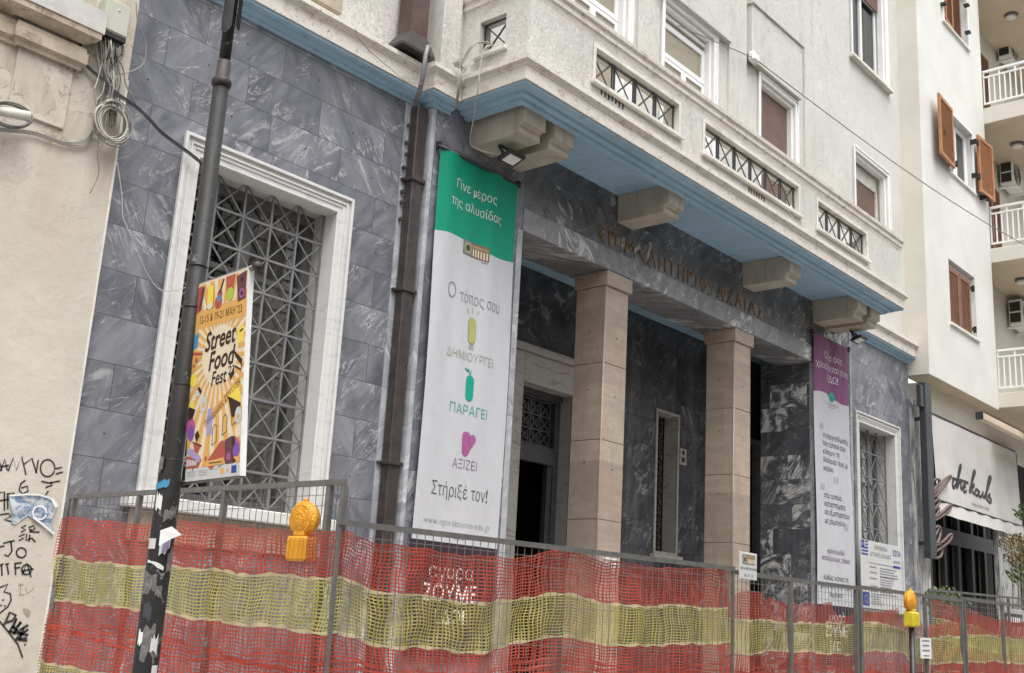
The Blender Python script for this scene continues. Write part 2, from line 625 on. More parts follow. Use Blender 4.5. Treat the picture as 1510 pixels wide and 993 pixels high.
def white_marble(name, c=(0.62, 0.615, 0.6), vein=(0.53, 0.53, 0.53), dirt=(0.42, 0.39, 0.35), amt=0.35):
    q = NT(name, 0.45, 0.4)
    p = q.pos()
    v = q.noise(q.mapping(p, (0.3, 0.4, 0.8), (1, 1, 3)), 3.0, 7.0, 0.6, 1.5)
    cc = q.mix(q.step(v, 0.5, 0.68), c, vein)
    d = q.noise(p, 5.0, 8.0, 0.7, 0.4)
    cc = q.mix(q.math('MULTIPLY', q.step(d, 0.52, 0.75), amt), cc, dirt)
    q.base(cc)
    q.bump(q.noise(p, 40.0, 4.0), 0.08, 0.01)
    return q.mat


M['white_marble'] = white_marble('white_marble')
M['door_marble'] = white_marble('greyish_door_marble', (0.4, 0.385, 0.36), (0.27, 0.255, 0.235), (0.25, 0.23, 0.2), 0.5)


def travertine():
    q = NT('beige_travertine', 0.55, 0.4)
    p = q.pos(); o = q.sep(p)
    lay = q.noise(q.mapping(p, (0, 0, 0), (2, 2, 9)), 1.4, 7.0, 0.65, 0.4)
    blk = q.white(q.math('FLOOR', q.math('DIVIDE', q.math('ADD', o[2], 9.87), 0.9)), '1D')[0]
    c = q.mix(q.step(lay, 0.3, 0.7), (0.365, 0.29, 0.236), (0.435, 0.355, 0.292))
    c = q.mix(1.0, c, q.mix(blk, (0.8, 0.79, 0.79), (1.1, 1.1, 1.08)), 'MULTIPLY')
    sp = q.noise(p, 55.0, 3.0, 0.6)
    c = q.mix(q.step(sp, 0.69, 0.74), c, (0.16, 0.12, 0.1))
    big = q.noise(p, 3.0, 7.0, 0.7, 0.5)
    c = q.mix(q.math('MULTIPLY', q.step(big, 0.46, 0.72), 0.5), c, (0.28, 0.225, 0.185))
    stn = q.noise(q.mapping(p, (0, 0, 0), (7, 7, 0.7)), 1.2, 6.0, 0.65, 0.4)
    c = q.mix(q.math('MULTIPLY', q.step(stn, 0.5, 0.72), 0.4), c, (0.24, 0.2, 0.17))
    c = q.mix(q.math('MULTIPLY', q.step(q.noise(p, 11.0, 8.0, 0.75), 0.55, 0.7), 0.35), c, (0.56, 0.5, 0.43))
    q.base(c)
    q.bump(q.noise(p, 70.0, 3.0), 0.12, 0.006)
    return q.mat


M['travertine'] = travertine()
M['stucco'] = stucco('cream_stucco', (0.84, 0.82, 0.765), (0.42, 0.38, 0.32), 0.34, 1.0, 55.0)
M['stucco_right'] = stucco('cream_stucco_plain', (0.83, 0.815, 0.765), (0.5, 0.47, 0.41), 0.25, 0.9, 55.0)
M['trim'] = plain('cream_trim', (0.66, 0.63, 0.57), 0.75, 0.1, 3.0, dirt=(0.33, 0.27, 0.22), dirt_amt=0.6, bump=0.15)
M['trim_clean'] = plain('pale_trim', (0.72, 0.7, 0.65), 0.7, 0.06, 3.0, dirt=(0.5, 0.46, 0.4), dirt_amt=0.3, bump=0.1)


def peeling(name):
    q = NT(name, 0.8, 0.3)
    p = q.pos()
    c = q.mix(q.noise(p, 4.0, 6.0), (0.6, 0.55, 0.49), (0.72, 0.69, 0.63))
    d = q.noise(q.mapping(p, (0, 0, 0), (1, 1, 1.8)), 6.5, 9.0, 0.72, 1.0)
    c = q.mix(q.math('MULTIPLY', q.step(d, 0.52, 0.66), 0.75), c, (0.36, 0.275, 0.225))
    e = q.noise(p, 22.0, 6.0, 0.65, 1.5)
    c = q.mix(q.math('MULTIPLY', q.step(e, 0.6, 0.66), 0.8), c, (0.13, 0.115, 0.105))
    q.base(c)
    q.bump(q.math('ADD', d, q.math('MULTIPLY', e, 0.6)), 0.35, 0.012)
    return q.mat


M['peeling'] = peeling('weathered_peeling_cornice')
M['blue'] = plain('blue_soffit_paint', (0.295, 0.445, 0.565), 0.65, 0.08, 1.5, dirt=(0.21, 0.32, 0.41), dirt_amt=0.5, streak=0.35)
M['bracket'] = plain('beige_bracket_paint', (0.4, 0.36, 0.3), 0.75, 0.1, 2.5, dirt=(0.3, 0.265, 0.22), dirt_amt=0.5, bump=0.15, streak=0.4)
M['plaster'] = None
M['bronze_pipe'] = plain('brown_pipe_paint', (0.04, 0.031, 0.03), 0.5, 0.3, 9.0, dirt=(0.085, 0.068, 0.062), dirt_amt=0.5, bump=0.1)
M['rust_pipe'] = plain('red_brown_pipe_paint', (0.085, 0.048, 0.04), 0.5, 0.25, 5.0, dirt=(0.06, 0.045, 0.04), dirt_amt=0.6, bump=0.1)
M['iron'] = plain('grey_painted_iron', (0.2, 0.2, 0.205), 0.5, 0.15, 8.0, dirt=(0.12, 0.11, 0.1), dirt_amt=0.4, metal=0.2)
M['dark_iron'] = plain('dark_grey_iron', (0.07, 0.07, 0.075), 0.45, 0.15, 8.0, metal=0.3)
M['black_iron'] = plain('black_iron', (0.035, 0.035, 0.038), 0.45, 0.2, 8.0, metal=0.3)
M['galv'] = plain('dull_galvanised_steel', (0.185, 0.185, 0.18), 0.5, 0.15, 14.0, metal=0.55, dirt=(0.1, 0.09, 0.08), dirt_amt=0.4)
M['wire'] = plain('galvanised_wire', (0.22, 0.22, 0.215), 0.5, 0.15, 14.0, metal=0.5)
M['white_frame'] = plain('white_window_frame', (0.78, 0.78, 0.77), 0.35, 0.03)
M['grey_frame'] = plain('old_grey_window_frame', (0.12, 0.12, 0.118), 0.5, 0.1)
M['blind'] = plain('brown_roller_blind', (0.2, 0.125, 0.1), 0.6, 0.1, 4.0)
M['shutter'] = plain('orange_brown_shutter_wood', (0.36, 0.155, 0.06), 0.5, 0.18, 9.0)
M['shutter_dark'] = plain('dark_brown_shutter_wood', (0.2, 0.09, 0.05), 0.5, 0.2, 9.0)
M['cream'] = plain('cream_apartment_paint', (0.63, 0.625, 0.59), 0.75, 0.05, 1.2, dirt=(0.55, 0.53, 0.48), dirt_amt=0.35, bump=0.1, bscale=120.0)
M['cream_side'] = plain('yellowish_apartment_paint', (0.61, 0.58, 0.51), 0.75, 0.05, 1.2, dirt=(0.6, 0.55, 0.45), dirt_amt=0.35, bump=0.1, bscale=120.0)
M['soffit'] = plain('buff_soffit_paint', (0.55, 0.46, 0.345), 0.75, 0.06, 1.5)
M['white_metal'] = plain('white_railing_paint', (0.8, 0.8, 0.79), 0.4, 0.03)
M['white_plastic'] = plain('white_plastic', (0.72, 0.715, 0.69), 0.4, 0.05)
M['vent'] = plain('dark_vent', (0.03, 0.03, 0.03), 0.6, 0.1)
M['box_paint'] = plain('pale_green_box_paint', (0.44, 0.45, 0.38), 0.5, 0.06, 5.0, dirt=(0.33, 0.32, 0.27), dirt_amt=0.3)
M['cable_grey'] = plain('grey_cable', (0.24, 0.225, 0.2), 0.6, 0.15, 9.0)
M['cable_pale'] = plain('pale_cable', (0.42, 0.395, 0.345), 0.6, 0.15, 9.0)
M['cable_dark'] = plain('dark_cable', (0.05, 0.05, 0.05), 0.6, 0.2, 9.0)
M['ink'] = plain('black_marker_ink', (0.022, 0.022, 0.024), 0.7, 0.3, 40.0, dirt=(0.2, 0.18, 0.16), dirt_amt=0.6)
M['faint_ink'] = plain('faint_marker_ink', (0.36, 0.32, 0.27), 0.6, 0.2)
M['black'] = plain('black_paint', (0.02, 0.02, 0.02), 0.5, 0.1)
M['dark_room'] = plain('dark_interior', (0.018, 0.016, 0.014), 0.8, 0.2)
M['asphalt'] = plain('asphalt', (0.05, 0.05, 0.05), 0.9, 0.2, 3.0, bump=0.4)
M['paving'] = plain('grey_paving', (0.4, 0.385, 0.365), 0.85, 0.15, 2.0, bump=0.2)
M['kerb'] = plain('kerb_stone', (0.36, 0.35, 0.33), 0.85, 0.12, 3.0, bump=0.2)


def cloth_mat(name, c):
    q = NT(name, 0.62, 0.3)
    p = q.pos()
    d = q.noise(q.mapping(p, (0, 0, 0), (2.0, 2.0, 0.7)), 1.6, 7.0, 0.65, 0.3)
    cc = q.mix(q.math('MULTIPLY', q.step(d, 0.48, 0.72), 0.28), c, tuple(x * 0.72 + 0.012 for x in c))
    q.base(cc)
    w = q.noise(q.mapping(q.mapping(p, (0, rad(18), 0)), (0, 0, 0), (2.6, 2.6, 0.7)), 2.2, 4.0, 0.5, 0.6)
    q.bump(w, 0.55, 0.035)
    return q.mat


def flat(name, c, rough=0.6, spec=0.4):
    return plain(name, c, rough, 0.03, 5.0, spec=spec)


M['cloth'] = cloth_mat('white_banner_cloth', (0.5, 0.507, 0.535))
M['cloth_green'] = cloth_mat('green_banner_cloth', (0.0, 0.26, 0.16))
M['cloth_purple'] = cloth_mat('purple_banner_cloth', (0.2, 0.07, 0.165))
M['cloth_dark'] = cloth_mat('dark_banner_cloth', (0.035, 0.022, 0.03))
M['print_white'] = flat('white_print', (0.75, 0.76, 0.76))
M['print_grey'] = flat('grey_print', (0.22, 0.22, 0.24))
M['print_dark'] = flat('charcoal_print', (0.05, 0.05, 0.06))
M['print_olive'] = flat('olive_print', (0.36, 0.38, 0.13))
M['print_olive_text'] = flat('olive_grey_print', (0.3, 0.3, 0.22))
M['print_teal'] = flat('teal_print', (0.0, 0.3, 0.22))
M['print_pink'] = flat('mauve_print', (0.34, 0.09, 0.26))
M['print_pink_text'] = flat('mauve_grey_print', (0.17, 0.09, 0.15))
M['print_brown'] = flat('brown_print', (0.2, 0.13, 0.07))
M['print_cream'] = flat('cream_print', (0.72, 0.62, 0.46))
M['print_orange'] = flat('orange_print', (0.68, 0.37, 0.1))
M['print_red'] = flat('red_print', (0.4, 0.085, 0.06))
M['print_darkbrown'] = flat('dark_brown_print', (0.035, 0.012, 0.006))
M['print_maroon'] = flat('maroon_print', (0.12, 0.04, 0.05))
M['print_violet'] = flat('violet_print', (0.19, 0.08, 0.35))
M['print_lilac'] = flat('lilac_print', (0.35, 0.3, 0.5))
M['print_magenta'] = flat('magenta_print', (0.42, 0.09, 0.27))
M['print_blue'] = flat('blue_print', (0.02, 0.05, 0.28))
M['print_skyblue'] = flat('sky_blue_print', (0.06, 0.25, 0.42))
M['print_lime'] = flat('lime_print', (0.4, 0.5, 0.05))
M['print_yellow'] = flat('yellow_print', (0.8, 0.62, 0.08))
M['sign_white'] = flat('white_sign_panel', (0.54, 0.545, 0.54), 0.45)
M['gold'] = plain('tarnished_orange_letters', (0.22, 0.125, 0.058), 0.5, 0.35, 14.0, dirt=(0.07, 0.055, 0.05), dirt_amt=0.85)


def glass(name, c=(0.02, 0.022, 0.025), rough=0.08):
    q = NT(name, rough, 0.6)
    q.base(c)
    return q.mat


M['glass'] = glass('dark_window_glass')
def clear_glass():
    q = NT('thin_dusty_glass', 0.06, 0.5)
    tr = q.n('BsdfTransparent'); tr.inputs['Color'].default_value = (0.86, 0.88, 0.88, 1)
    gl = q.n('BsdfGlossy'); gl.inputs['Roughness'].default_value = 0.05
    fr = q.n('Fresnel'); fr.inputs['IOR'].default_value = 1.5
    mx = q.n('MixShader')
    q.t.links.new(fr.outputs[0], mx.inputs[0]); q.t.links.new(tr.outputs[0], mx.inputs[1]); q.t.links.new(gl.outputs[0], mx.inputs[2])
    q.t.links.new(mx.outputs[0], q.t.nodes['Material Output'].inputs['Surface'])
    return q.mat


M['clear_glass'] = clear_glass()
M['drape'] = plain('grey_beige_drape', (0.15, 0.135, 0.115), 0.85, 0.15, 5.0)
M['glass_tan'] = glass('glass_with_tan_blind_behind', (0.3, 0.26, 0.18), 0.12)


def plaster():
    q = NT('cream_old_plaster', 0.85, 0.25)
    p = q.pos()
    c = q.mix(q.step(q.noise(p, 1.2, 6.0, 0.6), 0.3, 0.75), (0.5, 0.455, 0.39), (0.58, 0.54, 0.475))
    st = q.noise(q.mapping(p, (0, 0, 0), (4, 4, 0.6)), 1.0, 7.0, 0.65, 0.4)
    o = q.sep(p)
    hi = q.step(o[2], 2.2, 3.6)
    c = q.mix(q.math('MULTIPLY', q.math('MULTIPLY', q.step(st, 0.42, 0.68), 0.75), hi), c, (0.36, 0.27, 0.19))
    # a crack network in the upper part where old render is failing
    n = q.noise(p, 1.6, 7.0, 0.6, 1.2)
    crack = q.math('MULTIPLY', q.step(q.math('ABSOLUTE', q.math('SUBTRACT', n, 0.5)), 0.001, 0.005, 1.0, 0.0), q.math('MULTIPLY', hi, q.step(q.noise(p, 1.1, 2.0), 0.5, 0.6)))
    c = q.mix(q.math('MULTIPLY', crack, 0.8), c, (0.24, 0.18, 0.13))
    sp = q.noise(p, 30.0, 3.0)
    c = q.mix(q.math('MULTIPLY', q.step(sp, 0.72, 0.78), 0.5), c, (0.3, 0.24, 0.19))
    # coats of render that have come away, with dirty broken edges
    fl = q.noise(p, 1.9, 9.0, 0.62, 0.8)
    zone = q.step(o[2], 2.4, 3.3)
    gone = q.math('MULTIPLY', q.step(fl, 0.53, 0.54), zone)
    edge = q.math('MULTIPLY', q.step(q.math('ABSOLUTE', q.math('SUBTRACT', fl, 0.535)), 0.002, 0.016, 1.0, 0.0), zone)
    c = q.mix(q.math('MULTIPLY', gone, 0.5), c, (0.6, 0.55, 0.48))
    c = q.mix(q.math('MULTIPLY', edge, q.math('MULTIPLY', q.step(q.noise(p, 7.0, 3.0), 0.45, 0.6), 0.7)), c, (0.27, 0.21, 0.16))
    gr = q.noise(p, 5.0, 9.0, 0.72, 0.4)
    c = q.mix(q.math('MULTIPLY', q.step(gr, 0.5, 0.72), 0.3), c, (0.37, 0.32, 0.26))
    low = q.step(o[2], -0.9, 0.6, 1.0, 0.0)
    c = q.mix(q.math('MULTIPLY', q.math('MULTIPLY', low, q.step(q.noise(p, 3.0, 7.0, 0.7), 0.42, 0.65)), 0.35), c, (0.32, 0.28, 0.24))
    q.base(c)
    q.bump(q.math('ADD', q.math('ADD', q.noise(p, 3.5, 9.0, 0.7), q.math('MULTIPLY', gone, -0.25)), q.math('MULTIPLY', crack, -0.3)), 0.45, 0.03)
    return q.mat


M['plaster'] = plaster()
M['old_mould'] = plain('stained_old_moulding', (0.43, 0.36, 0.28), 0.85, 0.2, 4.0, dirt=(0.2, 0.13, 0.085), dirt_amt=0.9, bump=0.3, bscale=25.0)
M['old_slab'] = plain('white_flaking_slab', (0.5, 0.485, 0.455), 0.8, 0.1, 4.0, dirt=(0.12, 0.11, 0.1), dirt_amt=0.75, bump=0.3, bscale=25.0)


def net_mat(name, c):
    q = NT(name, 0.55, 0.35)
    n = q.noise(q.pos(), 7.0, 5.0)
    cc = q.mix(q.step(n, 0.3, 0.7), tuple(x * 0.78 for x in c), c)
    dz = q.noise(q.mapping(q.pos(), (0, 0, 0), (1, 1, 1.6)), 2.6, 8.0, 0.7, 0.6)
    q.base(q.mix(q.math('MULTIPLY', q.step(dz, 0.48, 0.68), 0.4), cc, (0.36, 0.29, 0.24)))
    q.b.inputs['Subsurface Weight'].default_value = 0.0
    tr = q.n('BsdfTranslucent')
    tr.inputs['Color'].default_value = (*c, 1)
    mx = q.n('MixShader'); mx.inputs[0].default_value = 0.5
    out = q.t.nodes['Material Output']
    q.t.links.new(q.b.outputs[0], mx.inputs[1]); q.t.links.new(tr.outputs[0], mx.inputs[2])
    q.t.links.new(mx.outputs[0], out.inputs['Surface'])
    return q.mat


M['net_red'] = net_mat('red_plastic_net', (0.62, 0.11, 0.07))
M['net_yellow'] = net_mat('yellow_plastic_net', (0.6, 0.535, 0.18))
M['net_seam'] = net_mat('pale_yellow_seam', (0.78, 0.69, 0.42))
def amber():
    q = NT('ribbed_amber_lens', 0.3, 0.55)
    p = q.pos()
    c = q.mix(q.step(q.noise(p, 18.0, 5.0), 0.3, 0.7), (0.62, 0.25, 0.01), (0.82, 0.38, 0.02))
    c = q.mix(q.math('MULTIPLY', q.step(q.noise(p, 60.0, 6.0, 0.7), 0.56, 0.7), 0.4), c, (0.3, 0.13, 0.02))
    q.base(c)
    vor = q.n('TexVoronoi'); q.put(vor.inputs['Vector'], p); vor.inputs['Scale'].default_value = 95.0
    q.bump(vor.outputs['Distance'], 0.6, 0.01)
    return q.mat
M['amber'] = amber()
M['amber_body'] = plain('orange_lamp_body', (0.66, 0.3, 0.02), 0.45, 0.1, 12.0, dirt=(0.34, 0.17, 0.03), dirt_amt=0.5)
M['yellow_body'] = plain('yellow_lamp_body', (0.62, 0.5, 0.03), 0.45, 0.06, 12.0, dirt=(0.3, 0.25, 0.05), dirt_amt=0.5)


def pole_mat():
    q = NT('worn_dark_pole_paint', 0.55, 0.3, 0.0)
    p = q.pos(); o = q.sep(p)
    c = q.mix(q.noise(p, 14.0, 6.0), (0.012, 0.012, 0.013), (0.036, 0.035, 0.034))
    d = q.noise(p, 26.0, 7.0, 0.7, 0.8)
    c = q.mix(q.math('MULTIPLY', q.step(d, 0.6, 0.68), 0.6), c, (0.24, 0.23, 0.22))
    low = q.step(o[2], 0.42, 0.5, 1.0, 0.0)
    pt = q.noise(q.mapping(p, (0, 0, 0), (1, 1, 0.6)), 22.0, 3.0, 0.5, 0.6)
    c = q.mix(q.math('MULTIPLY', q.step(pt, 0.64, 0.66), low), c, q.mix(q.noise(p, 30.0, 3.0), (0.07, 0.068, 0.066), (0.27, 0.26, 0.25)))
    q.base(c)
    q.bump(q.math('ADD', q.noise(p, 40.0, 5.0), q.math('MULTIPLY', pt, 0.8)), 0.25, 0.006)
    return q.mat


M['pole'] = pole_mat()
M['rust'] = plain('rusty_iron', (0.032, 0.024, 0.022), 0.6, 0.3, 20.0, dirt=(0.1, 0.04, 0.024), dirt_amt=0.5, bump=0.2)


def grey_black_marble():
    q = NT('grey_striped_marble', 0.4, 0.4)
    p = q.pos()
    n = q.noise(q.mapping(p, (0.1, 0.2, 0.0), (4.5, 4.5, 0.55)), 2.2, 8.0, 0.65, 2.2)
    c = q.mix(q.step(n, 0.36, 0.62), (0.12, 0.12, 0.125), (0.55, 0.55, 0.54))
    q.base(c)
    return q.mat


M['stripe_marble'] = grey_black_marble()
M['awning'] = plain('off_white_awning_cloth', (0.55, 0.53, 0.505), 0.75, 0.07, 1.6, dirt=(0.45, 0.42, 0.39), dirt_amt=0.35)
M['charcoal'] = plain('charcoal_metal', (0.035, 0.04, 0.046), 0.4, 0.1)
M['leaf'] = plain('green_leaf', (0.09, 0.13, 0.045), 0.6, 0.4, 12.0)
M['dry_leaf'] = plain('dry_hydrangea_leaf', (0.2, 0.16, 0.085), 0.7, 0.45, 18.0)

# ------------------------------------------------------------------ ground (below the picture)
b = MB(); b.m(M['asphalt']); b.face([(-120, -160, G - 0.14), (160, -160, G - 0.14), (160, 200, G - 0.14), (-120, 200, G - 0.14)])
tag(b.build('road'), kind='structure')
b = MB(); b.m(M['paving']); b.box(-40, 80, 1.92, 12, G - 0.3, G)
tag(b.build('pavement'), kind='structure')
b = MB(); b.m(M['kerb']); b.box(-40, 80, 1.76, 1.917, G - 0.3, G + 0.01)
tag(b.build('kerb', bevel=0.015), kind='structure')

# ------------------------------------------------------------------ far side of the street: unseen block added to darken the lower facade
opp = thing('added_opposite_building', (10, -9, G), 'unseen pale apartment block added across the street to darken the lower marble facade', 'building')
b = MB(); b.m(M['cream_side'])
OH = [(-27 + 3.2 * i, -25.4 + 3.2 * i, z, z + 1.5) for i in range(24) for z in (2.6, 5.7, 8.8)]
b.wall(-45, 60, G, 11.5, -9.0, -9.6, OH, reveal=M['cream_side'])
b.build('wall', opp)
b = MB(); b.m(M['glass']); b.box(-44, 59, -9.45, -9.4, 2, 11)
b.build('pane', opp)
b = MB(); b.m(M['paving']); b.box(-45, 60, -9.0, -6.5, G - 0.3, G)
tag(b.build('far_pavement'), kind='structure')

# ------------------------------------------------------------------ the public building
YS, YE = 7.65, 7.5          # side sections, entrance block
XL, XA, XB, XR = 3.99, 7.16, 16.88, 19.65
ZC = 4.95                   # top of the marble
hall = thing('public_building', (11.8, YS, G), 'neoclassical public building clad in grey marble below and cream stucco above, with projecting balcony', 'building')

# marble walls
W1 = (4.72, 6.2, 0.77, 3.53)
W2 = (17.45, 18.93, 0.58, 3.5)
b = MB(); b.m(M['marble'])
b.wall(XL, 6.93, G, ZC, YS, YS + 0.5, [W1], reveal=M['white_marble'])
b.build('marble_wall', hall, recalc=False)
b = MB(); b.m(M['marble'])
b.wall(XB - 0.05, XR, G, ZC, YS, YS + 0.5, [W2], reveal=M['white_marble'])
b.build('marble_wall', hall, recalc=False)
b = MB(); b.m(M['marble_strip']); b.box(6.932, XA + 0.2, YS - 0.012, YS + 0.5, G, ZC + 0.05)
b.build('pale_marble_strip', hall)
# piers
b = MB(); b.m(M['marble_pier'])
b.box(XA, 8.62, YE, 8.38, G, 5.11)
b.build('pier', hall)
b = MB(); b.m(M['marble_strip']); b.box(XA - 0.006, XA + 0.05, YE - 0.006, YS - 0.014, G, 5.0); b.box(8.54, 8.626, YE - 0.006, YE + 0.1, G, 4.078)
each(b, 'pale_marble_strip', hall)
b = MB(); b.m(M['marble_reveal']); b.box(15.52, XB, YE, 8.38, G, 5.11)
b.build('pier', hall)
b = MB(); b.m(M['marble_strip']); b.box(15.512, 15.58, YE - 0.006, YE + 0.06, G, 4.078); b.box(XB - 0.06, XB + 0.006, YE - 0.006, YS - 0.002, G, 5.0)
each(b, 'pale_marble_strip', hall)
# frieze with a band along its lower edge
b = MB(); b.m(M['marble_frieze']); b.box(8.62, 15.52, YE, 8.1, 4.34, 5.11)
b.build('frieze', hall)
b = MB(); b.m(M['marble_band']); b.box(8.622, 15.518, YE - 0.012, 8.1, 4.08, 4.338)
b.build('frieze_band', hall, bevel=0.006)
# lettering cut in tarnished letters
LET = {
    'Ε': (0.62, [[(.6, 1), (.06, .52), (.6, 0)], [(.06, .52), (.5, .52)]]),
    'Π': (0.66, [[(.05, 0), (.05, 1), (.6, .9), (.6, .25)]]),
    'Ι': (0.2, [[(.08, 0), (.08, 1)]]),
    'Μ': (0.95, [[(.02, 0), (.2, 1), (.45, .35), (.72, 1), (.86, 0)]]),
    'Λ': (0.78, [[(.02, 0), (.36, 1), (.72, 0)]]),
    'Η': (0.7, [[(.05, 0), (.05, 1)], [(.62, 0), (.62, 1)], [(.05, .52), (.62, .52)]]),
    'Τ': (0.66, [[(.02, .95), (.62, .95)], [(.32, .95), (.32, 0)]]),
    'Ρ': (0.56, [[(.06, 0), (.06, 1), (.5, .78), (.06, .5)]]),
    'Ο': (0.78, [[(.38, 1), (.74, .5), (.38, 0), (.04, .5), (.38, 1)]]),
    'Α': (0.8, [[(.02, 0), (.38, 1), (.76, 0)], [(.18, .38), (.58, .38)]]),
    'Χ': (0.72, [[(.04, 0), (.64, 1)], [(.04, 1), (.64, 0)]]),
    'Ϊ': (0.24, [[(.08, 0), (.08, .85)], [(.0, 1), (.05, 1)], [(.14, 1), (.19, 1)]]),
    'Σ': (0.66, [[(.6, 1), (.08, 1), (.42, .5), (.08, 0), (.6, 0)]]),
    ' ': (0.6, []),
}
word = 'ΕΠΙΜΕΛΗΤΗΡΙΟ ΑΧΑΪΑΣ'
tot = sum(LET[c][0] for c in word)
hx, lx, gap = 0.185, 9.98, 0.0
sc = (14.0 - 9.98) / (tot + 0.28 * len(word))
b = MB(); b.m(M['gold'])
for ch in word:
    if ch == ' ':
        b.build('lettering', hall); b = MB(); b.m(M['gold'])
    w_, strokes = LET[ch]
    for st in strokes:
        for (a0, a1), (b0, b1) in zip(st[:-1], st[1:]):
            b.bar((lx + a0 * sc, YE - 0.004, 4.375 + a1 * hx), (lx + b0 * sc, YE - 0.004, 4.375 + b1 * hx), 0.017, 0.022, (0, -1, 0))
    lx += (w_ + 0.28) * sc
b.build('lettering', hall)

# recess: ceiling, back wall, floor, far side
b = MB(); b.m(M['blue']); b.box(7.6, 17.2, 8.1, 9.3, 4.385, 4.5)
b.build('recess_ceiling', hall)
DOOR = (10.36, 11.41, G + 0.9, 2.9)
SLIT = (13.42, 13.95, 1.08, 3.06)
SLIT2 = (16.05, 16.6, 0.9, 3.06)
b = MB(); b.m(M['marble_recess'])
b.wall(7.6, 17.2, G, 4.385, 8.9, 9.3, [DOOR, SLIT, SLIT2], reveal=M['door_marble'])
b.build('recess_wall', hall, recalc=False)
b = MB(); b.m(M['door_marble']); b.box(7.6, 17.2, 7.55, 8.898, G, G + 0.75); b.box(8.65, 15.5, 7.25, 7.548, G, G + 0.6); b.box(8.65, 15.5, 6.95, 7.248, G, G + 0.4); b.box(8.65, 15.5, 6.65, 6.948, G, G + 0.2)
b.build('entrance_steps', hall, bevel=0.01)
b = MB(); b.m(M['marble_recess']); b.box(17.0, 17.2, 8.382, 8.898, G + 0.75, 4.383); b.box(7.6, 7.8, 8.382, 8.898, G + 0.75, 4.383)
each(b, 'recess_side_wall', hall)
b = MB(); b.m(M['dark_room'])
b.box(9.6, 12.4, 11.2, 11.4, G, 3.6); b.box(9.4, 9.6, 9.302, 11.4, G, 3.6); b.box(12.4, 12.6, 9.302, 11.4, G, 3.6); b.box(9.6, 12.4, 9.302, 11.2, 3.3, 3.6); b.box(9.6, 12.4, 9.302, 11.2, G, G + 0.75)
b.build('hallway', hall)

# columns
def column(x):
    b = MB(); b.m(M['travertine'])
    zs = [G + 0.75, -0.63, 0.27, 1.17, 2.07, 2.97, 3.9]
    for z0, z1 in zip(zs[:-1], zs[1:]):
        b.box(x, x + 0.455, 7.53, 7.965, z0, z1 - 0.004)
    c = b.build('column', hall, bevel=0.006)
    b = MB(); b.m(M['travertine'])
    b.tube([(x + 0.006, 7.536, G + 0.75), (x + 0.006, 7.536, 3.9)], 0.013, 8)
    b.build('corner_bead', c)
    b = MB(); b.m(M['travertine']); b.box(x - 0.02, x + 0.49, 7.497, 7.99, 3.9, 4.076)
    b.build('capital', c, bevel=0.006)
    b = MB(); b.m(M['ink'])
    for z in (0.75, 1.75, 2.6, 3.3):
        b.lathe([(0.009, 0), (0.009, 0.004)], (x + 0.24, 7.53, z), (0, -1, 0), 8)
        b.lathe([(0.009, 0), (0.009, 0.004)], (x, 7.75, z + 0.06), (-1, 0, 0), 8)
    b.build('anchor_holes', c)
    return c
column(10.215)
c2 = column(13.2)
b = MB(); b.m(M['white_plastic'])
for z, a in ((0.74, 0.0), (0.69, 0.02)):
    b.box(10.34 + a, 10.62, 7.522, 7.53, z, z + 0.018)
each(b, 'paint_mark', hall)

def xgrille(b, x0, x1, z0, z1, nx, nz, y, w=0.022, d=0.02, wx=0.016, skip=()):
    dx, dz = (x1 - x0) / nx, (z1 - z0) / nz
    for i in range(nx + 1):
        b.box(x0 + i * dx - w / 2, x0 + i * dx + w / 2, y - d / 2, y + d / 2, z0, z1)
    for j in range(nz + 1):
        b.box(x0, x1, y - d / 2 - 0.003, y + d / 2 - 0.004, z0 + j * dz - w / 2, z0 + j * dz + w / 2)
    for i in range(nx):
        for j in range(nz):
            a, c = x0 + i * dx, z0 + j * dz
            b.bar((a, y + 0.004, c), (a + dx, y + 0.004, c + dz), d * 0.8, wx, (0, -1, 0) if False else (0, 0, 1))
            b.bar((a, y + 0.008, c + dz), (a + dx, y + 0.008, c), d * 0.8, wx, (0, 0, 1))

def frame_ring(b, x0, x1, z0, z1, y0, y1, w, bottom=True):
    b.box(x0, x0 + w, y0, y1, z0, z1)
    b.box(x1 - w, x1, y0, y1, z0, z1)
    b.box(x0 + w, x1 - w, y0, y1, z1 - w, z1)
    if bottom:
        b.box(x0 + w, x1 - w, y0, y1, z0, z0 + w)

